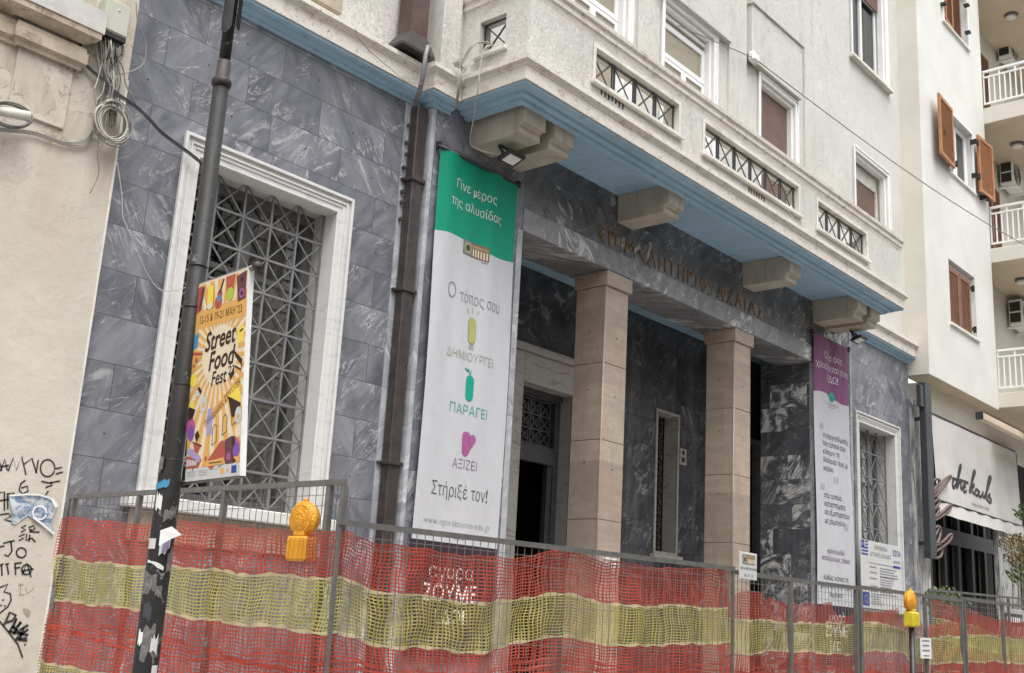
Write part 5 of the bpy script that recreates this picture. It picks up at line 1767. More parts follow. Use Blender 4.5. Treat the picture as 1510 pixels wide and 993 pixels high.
L('print_orange'); b.poly(fs, [(0.0, 1.27), (0.2, 1.24), (0.02, 1.08)], 0.004); L('print_red'); b.disc(fs, 0.1, 1.2, 0.03, 0.005, 9); b.disc(fs, 0.05, 1.15, 0.02, 0.005, 9); b.stroke(fs, [(0.0, 1.28), (0.21, 1.25)], 0.03, 0.005)
L('print_yellow'); b.disc(fs, 0.06, 1.0, 0.07, 0.004, 9)
L('print_darkbrown'); b.poly(fs, [(0.12, 0.88), (0.18, 0.93), (0.24, 0.87), (0.18, 0.82)], 0.004); L('sign_white'); b.poly(fs, [(0.12, 0.88), (0.15, 0.905), (0.21, 0.845), (0.18, 0.82)], 0.005)
L('sign_white'); b.disc(fs, 0.28, 0.74, 0.07, 0.004, 14, .085); L('print_orange'); b.disc(fs, 0.285, 0.73, 0.028, 0.005, 10)
L('print_darkbrown'); b.poly(fs, [(0.0, 0.74), (0.13, 0.7), (0.08, 0.61), (0.0, 0.6)], 0.004); L('print_yellow'); b.disc(fs, 0.05, 0.74, 0.06, 0.0035, 10)
L('print_magenta'); b.disc(fs, 0.05, 0.53, 0.09, 0.004, 14); L('print_violet'); b.disc(fs, 0.07, 0.47, 0.06, 0.005, 12, .08); L('print_orange'); b.poly(fs, [(0.0, 0.42), (0.1, 0.42), (0.03, 0.3)], 0.004)
L('print_darkbrown'); b.poly(fs, [(0.14, 0.45), (0.2, 0.49), (0.24, 0.43), (0.18, 0.37)], 0.004)
L('print_lilac'); b.poly(fs, [(0.36, 0.62), (0.47, 0.64), (0.46, 0.44), (0.37, 0.42)], 0.004); b.disc(fs, 0.415, 0.64, 0.05, 0.0042, 10)
L('print_red'); b.poly(fs, [(0.12, 0.37), (0.28, 0.33), (0.17, 0.23)], 0.004); L('print_darkbrown'); b.stroke(fs, [(0.17, 0.23), (0.14, 0.1)], 0.015, 0.004); b.stroke(fs, [(0.11, 0.38), (0.29, 0.33)], 0.012, 0.005)
L('print_lilac'); b.poly(fs, [(0.0, 0.3), (0.1, 0.32), (0.28, 0.22), (0.26, 0.17), (0.04, 0.26)], 0.0045)
L('print_red'); b.poly(fs, [(0.0, 0.25), (0.3, 0.2), (0.24, 0.02 + .1), (0.0, 0.13)], 0.004); L('sign_white')
for k in range(4):
    b.poly(fs, [(0.02 + k * .05, .22 - k * .008), (0.06 + k * .05, .212 - k * .008), (0.05 + k * .05, .145), (0.01 + k * .05, .15)], 0.005)
L('print_orange'); b.poly(fs, [(0.3, 0.13), (0.42, 0.3), (0.45, 0.22), (0.36, 0.12)], 0.004); L('print_red'); b.disc(fs, 0.38, 0.2, 0.025, 0.005, 8)
L('print_red'); b.capsule(fs, 0.58, 0.22, 0.13, 0.36, 0.004, -0.95); b.disc(fs, 0.72, 0.22, 0.07, 0.0042, 12)
L('print_orange'); b.poly(fs, [(0.4, 0.12), (0.72, 0.13), (0.72, 0.19), (0.4, 0.17)], 0.005); L('print_darkbrown'); b.rect(fs, 0.45, 0.68, 0.145, 0.155, 0.006)
L('print_maroon'); b.poly(fs, [(0.72, 0.35), (0.84, 0.38), (0.88, 0.12), (0.74, 0.12)], 0.0045); L('print_pink'); b.disc(fs, 0.8, 0.19, 0.04, 0.006, 12); L('print_darkbrown'); b.poly(fs, [(0.84, 0.38), (0.9, 0.37), (0.93, 0.13), (0.88, 0.12)], 0.0045)
L('print_yellow'); b.poly(fs, [(0.86, 1.4), (0.98, 1.45), (0.98, 1.28), (0.88, 1.26)], 0.004); L('print_darkbrown'); b.stroke(fs, [(0.9, 1.38), (0.96, 1.4)], 0.02, 0.005)
L('print_darkbrown'); b.poly(fs, [(0.8, 1.22), (0.97, 1.1), (0.95, 1.05), (0.84, 1.14)], 0.004); b.stroke(fs, [(0.84, 1.05), (0.95, 1.0), (0.97, 1.06)], 0.02, 0.004); b.poly(fs, [(0.74, 0.97), (0.82, 1.03), (0.84, 0.98), (0.77, 0.92)], 0.004)
L('print_darkbrown'); b.poly(fs, [(0.74, 0.77), (0.98, 0.68), (0.92, 0.56), (0.82, 0.56)], 0.0045); L('print_yellow'); b.poly(fs, [(0.74, 0.77), (0.98, 0.68), (0.94, 0.83), (0.83, 0.87)], 0.0042); L('print_orange'); b.disc(fs, 0.93, 1.58, 0.01, 0.004, 6)
L('sign_white'); b.disc(fs, 0.94, 0.57, 0.06, 0.0048, 14, .08); L('print_orange'); b.disc(fs, 0.94, 0.555, 0.025, 0.006, 10)
L('print_cream'); b.disc(fs, 0.95, 0.42, 0.06, 0.0045, 12); L('print_magenta'); b.disc(fs, 0.9, 0.28, 0.09, 0.004, 12, .08); L('print_violet'); b.disc(fs, 0.93, 0.24, 0.065, 0.005, 12); L('print_orange'); b.poly(fs, [(0.88, 0.18), (1.0, 0.18), (0.98, 0.11)], 0.0052)
L('print_darkbrown')
for u0_, v0_ in ((0.48, 0.42), (0.66, 0.5), (0.83, 0.58), (0.63, 0.2)):
    b.stroke(fs, [(u0_, v0_ - .1), (u0_, v0_ + .06), (u0_ + .04, v0_ + .1), (u0_ + .08, v0_ + .08), (u0_ + .08, v0_ - .07), (u0_, v0_ - .1)], 0.008, 0.0035)
b.build('print', fest, recalc=False)

# ------------------------------------------------------------------ site fence panels
def fence(a, b_, z0, z1, posts, label, pw=0.028):
    a, b_ = Vector((*a, 0)), Vector((*b_, 0))
    d = (b_ - a); Ln = d.length; d.normalize()
    t = thing('fence_panel', tuple(a + Vector((0, 0, z0))), label, 'fence panel', 'grey wire mesh fence panels round the site')
    at = lambda s, z: a + d * s + Vector((0, 0, z))
    m = MB(); m.m(M['galv'])
    m.bar(at(0, z1 - .013), at(Ln, z1 - .013), 0.026, 0.026)
    m.build('top_rail', t)
    m = MB(); m.m(M['galv']); m.bar(at(0, z0 + 0.12), at(Ln, z0 + 0.12), 0.028, 0.028)
    m.build('bottom_rail', t)
    for s in posts:
        m = MB(); m.m(M['galv']); m.bar(at(s, z0), at(s, z1 - .029), pw, pw, d)
        m.build('post', t)
    m = MB(); m.m(M['wire'])
    n = int(Ln / 0.05)
    for i in range(1, n):
        m.bar(at(Ln * i / n, z0 + 0.12), at(Ln * i / n, z1 - 0.02), 0.0027, 0.0027, d)
    z = z1 - 0.07
    first = True
    while z > z0 + 0.14:
        m.bar(at(0, z), at(Ln, z), 0.0029, 0.0029)
        z -= 0.05 if first else 0.2
        first = False
    m.build('wire_mesh', t)
    for s in (posts[0], posts[-1]):
        m = MB(); m.m(M['kerb']); c = at(s, z0)
        m.box(c.x - 0.12, c.x + 0.12, c.y - 0.3, c.y + 0.3, G, G + 0.12)
        m.build('foot', t, bevel=0.02)
    return t
FX = 3.45
ps = [X(u, 730, FX).y for u in (108, 207, 332, 486)]
fence((FX, 6.5), (FX, 4.0), G + 0.1, 0.6, [0.0, 0.05, 6.5 - ps[1], 6.5 - ps[2], 6.5 - ps[3], 2.5], 'tall fence panel running out from the wall, seen behind the amber warning lamp')
fence((3.4, 3.965), (6.28, 3.575), G + 0.1, 0.41, [0.01, 2.9], 'wide fence panel in front of the entrance columns', 0.016)
fence((6.3, 3.68), (8.17, 3.61), G + 0.1, 0.4, [0.03, 0.87, 1.84], 'fence panel in front of the purple and white banner')
fence((8.2, 3.61), (10.12, 3.53), G + 0.1, 0.41, [0.0, 1.15, 1.9], 'fence panel in front of the public works board')
fence((10.14, 3.53), (12.6, 3.42), G + 0.1, 0.43, [0.02, 0.9, 2.42], 'fence panel at the right edge in front of the shop')
fence((14.8, 5.58), (20.4, 3.95), G + 0.1, 0.72, [0.02, 1.7, 3.4, 5.5], 'far fence panel standing behind the others under the shop awning')

# ------------------------------------------------------------------ debris netting
def net(path, zt, yt, yb, y2, zend, label, seed, pitch=0.0215, rowp=0.0172, wh=0.34, wv=0.37, amp=0.022, rag=0.0):
    rn = random.Random(seed)
    P = [Vector((*p, 0)) for p in path]
    seg = [(P[i + 1] - P[i]).length for i in range(len(P) - 1)]
    Ln = sum(seg)
    def on(s):
        s = max(0, min(Ln, s))
        for i, l in enumerate(seg):
            if s <= l or i == len(seg) - 1:
                return P[i] + (P[i + 1] - P[i]) * (s / l)
            s -= l
    def at(s):                                  # rounded at the corners, so that the sheet bends instead of breaking
        q = (on(s - .07) + on(s - .035) + on(s) + on(s + .035) + on(s + .07)) / 5 if 0.07 < s < Ln - 0.07 else on(s)
        t = (on(s + .16) - on(s - .16)).normalized()
        return q, Vector((t.y, -t.x, 0))
    def interp(tab, s):
        if s <= tab[0][0]: return tab[0][1]
        for (a, c), (d, e) in zip(tab[:-1], tab[1:]):
            if s <= d:
                k = (s - a) / (d - a)
                k = k * k * (3 - 2 * k)
                return c + (e - c) * k
        return tab[-1][1]
    t = thing('safety_net', (P[0].x, P[0].y, zend), label, 'safety net', 'red and yellow netting tied to the fence')
    ph = [rn.uniform(0, 6) for _ in range(6)]
    def pt(s, z, lift=0.0):
        p, n = at(max(0, min(Ln, s)))
        dsp = amp * (0.35 * sin(s * 29 + ph[4] + 6 * sin(z * 4 + s)) + 0.25 * sin(s * 47 + z * 11 + ph[5]) + sin(s * 5.1 + ph[0] + 0.8 * z) + 0.7 * sin(s * 11.7 + ph[1] - 2 * z) + 0.4 * sin(z * 9 + ph[2] + 2 * s))
        js = 0.006 * sin(z * 23 + ph[3] + s * 3) + 0.003 * sin(z * 51 + s * 9)
        p2, _ = at(max(0, min(Ln, s + js)))
        return (p2.x + n.x * (dsp + lift), p2.y + n.y * (dsp + lift), z + 0.006 * sin(s * 13 + ph[4] + 3 * z) + 0.003 * sin(s * 37 + ph[5]))
    nc = int(Ln / pitch)
    bands = [('red_band', 'net_red', zt, yt), ('yellow_band', 'net_yellow', yt, yb), ('red_band', 'net_red', yb, y2), ('yellow_band', 'net_yellow', y2, lambda_shift(y2, -0.23)), ('red_band', 'net_red', lambda_shift(y2, -0.23), [(0, zend), (Ln, zend)])]
    seams = []
    for name, mt, hi, lo in bands:
        m = MB(); m.m(M[mt])
        hmax = max(interp(hi, Ln * k / 20) - interp(lo, Ln * k / 20) for k in range(21))
        nr = max(3, int(hmax / rowp))
        S = [Ln * (i + rn.uniform(-.16, .16) + 0.3 * sin(i * 0.21 + ph[1]) + 0.18 * sin(i * 0.57 + ph[2])) / nc for i in range(nc + 1)]
        Hs = [interp(hi, s) for s in S]; Ls = [interp(lo, s) for s in S]
        top_rag = [rn.random() < rag for _ in S] if hi is zt else [False] * len(S)
        hw = pitch * wv / 2
        def zz(i, r): return Ls[i] + (Hs[i] - Ls[i]) * r / nr
        # upright strands
        for i, s in enumerate(S):
            w_ = hw * rn.uniform(0.65, 1.35)
            if rn.random() < 0.012: continue
            step = 2
            last = nr - (rn.randint(1, 3) if top_rag[i] else 0)
            for r in range(0, last, step):
                r2 = min(r + step, last)
                m.face([pt(s - w_, zz(i, r)), pt(s + w_, zz(i, r)), pt(s + w_, zz(i, r2)), pt(s - w_, zz(i, r2))])
        for r in range(nr + 1):
            for i in range(nc):
                th = (Hs[i] - Ls[i]) / nr * wh / 2 * 1.1
                z0_, z1_ = zz(i, r), zz(i + 1, r)
                if r >= nr - 1 and (top_rag[i] or top_rag[i + 1]): continue
                m.face([pt(S[i], z0_ - th, 0.002), pt(S[i + 1], z1_ - th, 0.002), pt(S[i + 1], z1_ + th, 0.002), pt(S[i], z0_ + th, 0.002)])
        m.build(name, t, recalc=False)
    for tab in (yt, yb, y2):
        m = MB(); m.m(M['net_seam'])
        for i in range(nc):
            s0_, s1_ = Ln * i / nc, Ln * (i + 1) / nc
            a, c = interp(tab, s0_), interp(tab, s1_)
            k = 0.007 * (1 + 0.4 * sin(s0_ * 40))
            m.face([pt(s0_, a - k, .004), pt(s1_, c - k, .004), pt(s1_, c + k, .004), pt(s0_, a + k, .004)])
        m.build('seam', t, recalc=False)
    # crumpled overlap in the second red band
    m = MB(); m.m(M['net_red'])
    for q in range(5):
        for i in range(nc):
            s0_, s1_ = Ln * i / nc, Ln * (i + 1) / nc
            za = interp(yb, s0_) * 0.55 + interp(y2, s0_) * 0.45 + 0.018 * q - 0.04 + 0.02 * sin(s0_ * 4 + q)
            zb = interp(yb, s1_) * 0.55 + interp(y2, s1_) * 0.45 + 0.018 * q - 0.04 + 0.02 * sin(s1_ * 4 + q)
            m.face([pt(s0_, za - .004, .008), pt(s1_, zb - .004, .008), pt(s1_, zb + .004, .008), pt(s0_, za + .004, .008)])
    m.build('folded_edge', t, recalc=False)
    return t
def lambda_shift(tab, d):
    return [(a, c + d) for a, c in tab]

# s runs from the facade corner out along the first panel, then along the front
NX = 3.40
c1 = 6.52 - 3.93
net([(NX, 6.52), (NX, 3.92), (3.52, 3.925), (3.66, 3.965), (6.27, 3.605)],
    [(0, .455), (0.99, .405), (1.27, .42), (1.7, .39), (2.17, .355), (2.6, .35), (2.9, .325), (3.1, .31), (3.6, .31), (4.15, .39), (4.4, .35), (5.0, .355), (5.35, .395), (5.47, .37)],
    [(0, .235), (0.45, .195), (1.0, .18), (1.3, .18), (2.05, .15), (2.6, .145), (3.0, .095), (3.5, .08), (4.05, .155), (4.6, .12), (5.0, .145), (5.47, .15)],
    [(0, -.02), (0.5, -.03), (1.0, -.04), (1.8, -.075), (2.6, -.09), (3.0, -.14), (3.5, -.15), (4.05, -.06), (4.6, -.09), (5.0, -.07), (5.47, -.045)],
    [(0, -.365), (0.4, -.39), (2.6, -.43), (5.47, -.4)], -0.95, 'long red and yellow net wrapped from the marble corner round to the entrance', 5)
net([(6.33, 3.71), (9.1, 3.605), (9.16, 3.6), (12.6, 3.455)],
    [(0, .21), (0.1, .2), (0.36, .28), (0.86, .23), (1.5, .255), (1.62, .17), (2.0, .22), (2.45, .25), (2.52, .28), (2.72, .14), (3.35, .19), (4.1, .285), (5.3, .26), (6.3, .27)],
    [(0, .08), (0.3, .1), (0.86, .1), (1.75, .12), (2.2, .15), (2.7, .11), (2.95, .06), (3.7, .09), (4.25, .12), (5.3, .11), (6.3, .11)],
    [(0, -.13), (0.3, -.11), (0.86, -.08), (1.75, -.09), (2.2, -.05), (2.7, -.06), (3.0, -.14), (3.7, -.12), (4.6, -.1), (5.3, -.11), (6.3, -.11)],
    [(0, -.36), (6.3, -.37)], -0.95, 'ragged sagging red and yellow net behind the right fence panels', 9, rag=0.12)
net([(14.9, 5.62), (20.0, 4.13)],
    [(0, .6), (0.8, .5), (1.5, .36), (2.4, .42), (3.4, .4), (5.3, .42)], [(0, .36), (0.8, .3), (1.5, .2), (2.4, .22), (3.4, .2), (5.3, .2)],
    [(0, .1), (1.5, -.04), (5.3, -.06)], [(0, -.3), (5.3, -.35)], -0.95, 'far slack net on the fence panel under the shop awning', 11, 0.04, 0.03)

# ------------------------------------------------------------------ warning lamps
def warning_lamp(p, n, label, body, tilt=0.0):
    p = Vector(p); n = Vector(n).normalized(); side = n.cross(Vector((0, 0, 1)))
    t = thing('warning_lamp', tuple(p - Vector((0, 0, 0.2))), label, 'warning lamp', 'amber warning lamps on the fence')
    m = MB(); m.m(M['amber'])
    m.lathe([(0.066, -0.034), (0.08, -0.026), (0.083, 0.0), (0.081, 0.012), (0.07, 0.022), (0.045, 0.03), (0.0, 0.033)], p, n, 28)
    ln = m.build('lens', t)
    m = MB(); m.m(M['amber_body'])
    m.lathe([(0.086, -0.006), (0.088, 0.0), (0.088, 0.008), (0.086, 0.012)], p, n, 28)
    for k in range(3):
        m.lathe([(0.026 + k * 0.018, 0.031 - k * .003), (0.029 + k * 0.018, 0.0345 - k * .0036), (0.033 + k * 0.018, 0.030 - k * .0042)], p, n, 24)
    m.tube([p + Vector((0, 0, 0.08)), p + Vector((0, 0, 0.1))], 0.012, 8)
    m.build('rim', t)
    m = MB(); m.m(M[body])
    c = p - Vector((0, 0, 0.135))
    m.bar(c - Vector((0, 0, 0.06)), c + Vector((0, 0, 0.055)), 0.125, 0.085, n)
    bd = m.build('battery_case', t, bevel=0.01)
    m = MB(); m.m(M[body])
    m.bar(c + Vector((0, 0, 0.056)), c + Vector((0, 0, 0.075)), 0.07, 0.06, n)
    for k in range(4):
        m.bar(c + n * 0.045 + side * (-0.045 + k * 0.03) - Vector((0, 0, 0.05)), c + n * 0.045 + side * (-0.045 + k * 0.03) + Vector((0, 0, 0.04)), 0.012, 0.008, n)
    m.build('neck_and_ribs', t, bevel=0.003)
    return t
lp = X(446, 766, 3.42)
warning_lamp((3.43, lp.y, lp.z), (-1, -0.12, 0), 'round amber warning lamp with orange case on the corner of the tall fence panel', 'amber_body')
l2 = Y(1343, 887, 3.5)
t = warning_lamp((l2.x, 3.5, l2.z), (0.02, -1, 0), 'amber warning lamp with yellow case on the thin post before the public works board', 'yellow_body')
b = MB(); b.m(M['black_iron']); b.tube([(l2.x + 0.0, 3.5, G), (l2.x, 3.5, l2.z - 0.196)], 0.022, 12)
tag(b.build('lamp_post'), 'thin dark post carrying the yellow cased warning lamp', 'post')

# sheets and signs on the fence
b = MB(); b.m(M['paper'])
q0 = Y(893, 850, 3.78)
b.box(q0.x - 0.09, q0.x + 0.09, 3.775, 3.777, q0.z - 0.075, q0.z + 0.07)
tag(b.build('paper_sheet'), 'blank white sheet hung behind the red net below the first column', 'paper')
t = thing('paper_notice', tuple(Y(1365, 970, 3.55)), 'small white printed notice on the net beside the thin lamp post', 'notice')
q0 = Y(1365.5, 956, 3.53)
b = MB(); b.m(M['paper']); b.box(q0.x - 0.115, q0.x + 0.115, 3.53, 3.532, q0.z - 0.08, q0.z + 0.08)
b.build('sheet', t)
b = MB(); b.m(M['print_grey'])
fn = lambda u, v, l: (u, 3.53 - l, v)
for k, (w, h) in enumerate(((.08, .012), (.07, .014), (.075, .014), (.06, .01))):
    b.rect(fn, q0.x - w, q0.x + w, q0.z + .05 - k * .038, q0.z + .05 - k * .038 + h, .001)
b.build('print', t, recalc=False)
t = thing('office_sign', (6.55, 3.62, 0.3), 'white sign with brown emblem fixed to the fence below the second column', 'sign')
b = MB(); b.m(M['sign_white']); b.box(6.43, 6.65, 3.615, 3.625, 0.345, 0.515)
b.build('plate', t, bevel=0.003)
fn = lambda u, v, l: (u, 3.615 - l, v)
b = MB(); b.m(M['print_brown']); b.rect(fn, 6.46, 6.62, 0.44, 0.5, .001)
b.m(M['print_grey']); b.rect(fn, 6.462, 6.515, 0.442, 0.498, .002); b.m(M['print_olive']); b.disc(fn, 6.488, 0.47, 0.022, .003); b.m(M['print_dark']); b.disc(fn, 6.488, 0.47, 0.014, .004)
b.m(M['print_cream'])
for k in range(6):
    b.rect(fn, 6.525 + k * .016, 6.534 + k * .016, .445, .475, .002)
b.text(fn, 'ΕΠΙΜΕΛΗΤΗΡΙΟ', 6.568, 0.483, 0.012, lift=.002)
b.m(M['print_dark']); b.text(fn, 'ΜΕΤΑΦΕΡΘΗΚΑΜΕ', 6.54, 0.405, 0.023, lift=.001)
b.text(fn, 'ΑΓΙΟΥ ΝΙΚΟΛΑΟΥ' if False else 'Μ.  ΑΓ - Ν', 6.54, 0.362, 0.024, lift=.001)
b.build('print', t, recalc=False)

# ------------------------------------------------------------------ apartment building on the right
YB = 7.26
bx = 23.4
apt = thing('apartment_building', (24, YB, G), 'cream modern apartment building with brown shutters and white railed balconies on the right', 'building')
wa = (21.12, 22.55, 12.45, 13.75); wb = (21.12, 22.48, 9.13, 10.42); wc = (20.85, 22.3, 5.95, 7.24)
b = MB(); b.m(M['cream']); b.wall(19.66, bx, 4.72, 18, YB, YB + 0.35, [wa, wb, wc], reveal=M['cream'])
b.build('bay_wall', apt, recalc=False)
b = MB(); b.m(M['cream_side']); b.box(19.655, 19.8, YB + 0.002, 7.9, 4.722, 18)
b.build('bay_side', apt)
b = MB(); b.m(M['soffit']); b.box(19.66, bx, YB + 0.004, 7.72, 4.716, 4.8)
b.build('bay_soffit', apt)
b = MB(); b.m(M['cream_side']); b.box(bx + 0.002, 32, 7.75, 8.1, 4.8, 18)
b.build('balcony_back_wall', apt)
b = MB(); b.m(M['cream_side']); b.box(20.25, 32, 7.62, 7.95, 4.1, 4.715)
b.build('shop_lintel', apt)

def louvre(x0, x1, z0, z1, y, mt, parent, ang=0.0, name='shutter'):
    """one shutter leaf; ang swings it off the wall about its inner edge"""
    b = MB(); b.m(M[mt])
    st = 0.075
    frame_ring(b, x0, x1, z0, z1, y - 0.022, y + 0.022, st)
    b.build_v = None
    z = z0 + st
    while z < z1 - st - 0.03:
        b.mesh([(x0 + st, y - 0.014, z), (x1 - st, y - 0.014, z), (x1 - st, y + 0.008, z + 0.052), (x0 + st, y + 0.008, z + 0.052), (x0 + st, y - 0.008, z - 0.003), (x1 - st, y - 0.008, z - 0.003), (x1 - st, y + 0.014, z + 0.049), (x0 + st, y + 0.014, z + 0.049)],
               [(0, 1, 2, 3), (7, 6, 5, 4), (0, 4, 5, 1), (1, 5, 6, 2), (2, 6, 7, 3), (3, 7, 4, 0)])
        z += 0.027
    if ang:
        px = x1 if ang > 0 else x0
        ca, sa = cos(ang), sin(ang)
        b.v = [(px + (p[0] - px) * ca - (p[1] - y) * sa, y + (p[0] - px) * sa + (p[1] - y) * ca, p[2]) for p in b.v]
    return b.build(name, parent)

def apt_window(op, y, kind):
    x0, x1, z0, z1 = op
    b = MB(); b.m(M['white_frame'])
    frame_ring(b, x0, x1, z0, z1, y + 0.1, y + 0.18, 0.06)
    xm = (x0 + x1) / 2
    b.box(xm - 0.04, xm + 0.04, y + 0.09, y + 0.17, z0 + 0.06, z1 - 0.06)
    frame_ring(b, x0 + 0.06, xm - 0.04, z0 + 0.06, z1 - 0.06, y + 0.11, y + 0.16, 0.05); frame_ring(b, xm + 0.04, x1 - 0.06, z0 + 0.06, z1 - 0.06, y + 0.11, y + 0.16, 0.05)
    if kind == 'open':
        frame_ring(b, x0 - 0.05, x1 + 0.05, z0, z1 + 0.05, y - 0.04, y - 0.001, 0.05, False)
    w = b.build('window', apt, bevel=0.004)
    b = MB(); b.m(M['trim_clean']); b.box(x0 - 0.06, x1 + 0.08, y - 0.05, y + 0.09, z0 - 0.05, z0 - 0.002)
    b.build('sill', w, bevel=0.006)
    b = MB(); b.m(M['glass']); b.box(x0 + 0.05, x1 - 0.05, y + 0.135, y + 0.145, z0 + 0.05, z1 - 0.05)
    b.build('pane', w)
    return w
w = apt_window(wb, YB, 'open')
louvre(20.2, 21.06, 9.13, 10.4, 7.14, 'shutter', w, rad(3))
louvre(22.52, 23.3, 9.16, 10.42, 7.14, 'shutter', w, rad(-3))
for x, z in ((21.06, 9.25), (22.4, 9.45), (22.4, 10.2), (22.86, 9.12)):
    b = MB(); b.m(M['black_iron'])
    b.box(x, x + 0.13, 7.12, 7.135, z, z + 0.03); b.box(x, x + 0.02, 7.12, 7.255, z - 0.03, z + 0.08); b.box(x + 0.11, x + 0.13, 7.11, 7.16, z - 0.04, z + 0.09)
    b.build('shutter_hinge', w)
b = MB(); b.m(M['black_iron'])
b.tube([(20.45, 7.1, 9.6), (20.45, 7.1, 10.0)], 0.01, 6); b.tube([(20.45, 7.1, 9.72), (20.6, 7.1, 9.68)], 0.008, 6)
b.build('shutter_bolt', w)
w = apt_window(wc, YB, 'shut')
xm = (20.87 + 22.1) / 2
louvre(20.88, xm - 0.005, 5.97, 7.1, 7.31, 'shutter_dark', w); louvre(xm + 0.005, 22.1, 5.97, 7.1, 7.31, 'shutter_dark', w)
for z in (6.1, 6.95):
    b = MB(); b.m(M['black_iron']); b.box(22.1, 22.22, 7.27, 7.3, z, z + 0.05); b.box(22.2, 22.22, 7.24, 7.3, z - 0.03, z + 0.1)
    b.build('shutter_hinge', w)
w = apt_window(wa, YB, 'open')
louvre(21.16, 21.72, 12.47, 13.74, 7.27, 'shutter', w, rad(4)); louvre(21.76, 22.34, 12.47, 13.74, 7.32, 'shutter_dark', w)
b = MB(); b.m(M['black_iron'])
for x in (21.0, 22.4):
    b.box(x, x + 0.1, 7.15, 7.255, 12.75, 12.8); b.box(x, x + 0.1, 7.15, 7.255, 13.4, 13.45)
each(b, 'shutter_hinge', w)

# balconies with railings
def balcony(zr, zb, zs, door):
    b = MB(); b.m(M['cream_side'])
    b.box(bx + 0.004, 32, 6.2, 7.748, zs + 0.006, zb - 0.1)
    bal = b.build('balcony', apt, bevel=0.006)
    b = MB(); b.m(M['soffit']); b.box(bx + 0.02, 31.9, 6.25, 7.747, zs, zs + 0.005)
    b.build('soffit', bal)
    b = MB(); b.m(M['white_metal'])
    xr = bx + 0.05
    b.box(xr - 0.03, xr + 0.03, 6.22, 7.255, zr - 0.04, zr); b.box(xr - 0.02, xr + 0.02, 6.22, 7.255, zr - 0.17, zr - 0.14); b.box(xr - 0.02, xr + 0.02, 6.22, 7.255, zb - 0.0, zb + 0.035)
    n = 9
    for i in range(n + 1):
        y = 6.24 + (7.24 - 6.24) * i / n
        b.box(xr - 0.012, xr + 0.012, y - 0.012, y + 0.012, zb + 0.035, zr - 0.141)
        if i % 3 == 0: b.box(xr - 0.015, xr + 0.015, y - 0.015, y + 0.015, zr - 0.14, zr - 0.041)
    b.box(xr, 32, 6.21, 6.27, zr - 0.04, zr); b.box(xr, 32, 6.22, 6.26, zb, zb + 0.035); b.box(xr, 32, 6.22, 6.26, zr - 0.17, zr - 0.14)
    for i in range(70):
        x = xr + 0.12 * (i + 1)
        b.box(x - 0.012, x + 0.012, 6.228, 6.252, zb + 0.035, zr - 0.141)
    b.build('railing', bal)
    for x0, x1 in door:
        louvre(x0, x1, zb - 0.1, zb + 2.0, 7.7, 'shutter_dark' if x0 > 24.5 else 'shutter', bal)
    return bal
balcony(12.3, 11.5, 11.03, [(24.6, 25.3)])
balcony(9.12, 8.28, 7.86, [(23.75, 24.3), (25.0, 25.6)])
balcony(5.99, 5.17, 4.76, [(23.8, 24.4)])
b = MB(); b.m(M['cream_side']); b.box(bx + 0.004, 32, 6.2, 7.748, 14.18, 14.5); b.m(M['soffit']); b.box(bx + 0.02, 31.9, 6.25, 7.747, 14.172, 14.178)
b.build('balcony', apt)

def air_con(p, label):
    x, z = p.x, p.z
    t = thing('air_conditioner', (x, 7.5, z), label, 'air conditioner', 'air conditioners on the balcony walls')
    b = MB(); b.m(M['white_plastic']); b.box(x, x + 0.85, 7.4, 7.69, z, z + 0.6)
    b.build('case', t, bevel=0.02)
    b = MB(); b.m(M['vent'])
    for k in range(2):
        b.box(x - 0.004, x + 0.001, 7.43 , 7.66, z + 0.06 + k * 0.26, z + 0.28 + k * 0.26)
    b.build('side_vent', t)
    b = MB(); b.m(M['grey_frame'])
    for r in (0.05, 0.1, 0.15, 0.2, 0.24):
        b.tube([(x + 0.34 + r * cos(2 * pi * k / 24), 7.392, z + 0.3 + r * sin(2 * pi * k / 24)) for k in range(24)], 0.006, 5, close=True)
    b.build('fan_grille', t)
    b = MB(); b.m(M['white_metal']); b.box(x + 0.1, x + 0.14, 7.36, 7.748, z - 0.05, z - 0.001); b.box(x + 0.7, x + 0.74, 7.36, 7.748, z - 0.05, z - 0.001)
    each(b, 'wall_arm', t)
air_con(Y(1490, 82, 7.4), 'white air conditioner above the topmost balcony door')
air_con(Y(1494, 270, 7.4), 'white air conditioner with dark vents above the middle balcony')
air_con(Y(1508, 478, 7.4), 'white air conditioner above the lowest balcony, cut by the right edge')

def ceiling_lamp(p, label):
    t = thing('ceiling_lamp', tuple(p), label, 'ceiling lamp', 'round lamps on the balcony ceilings')
    b = MB(); b.m(M['grey_frame']); b.lathe([(0.15, 0.0), (0.15, -0.03), (0.13, -0.05)], p, (0, 0, 1), 20)
    b.build('base', t)
    b = MB(); b.m(M['white_plastic']); b.lathe([(0.12, -0.05), (0.115, -0.08), (0.08, -0.1), (0.0, -0.105)], p, (0, 0, 1), 20)
    b.build('shade', t)
for u, v, z, s in ((1491, 22, 14.17, 'topmost'), (1500, 212, 11.028, 'middle'), (1507, 412, 7.858, 'lowest')):
    ceiling_lamp(Z(u, v, z), 'round ceiling lamp under the slab over the %s railed balcony' % s)

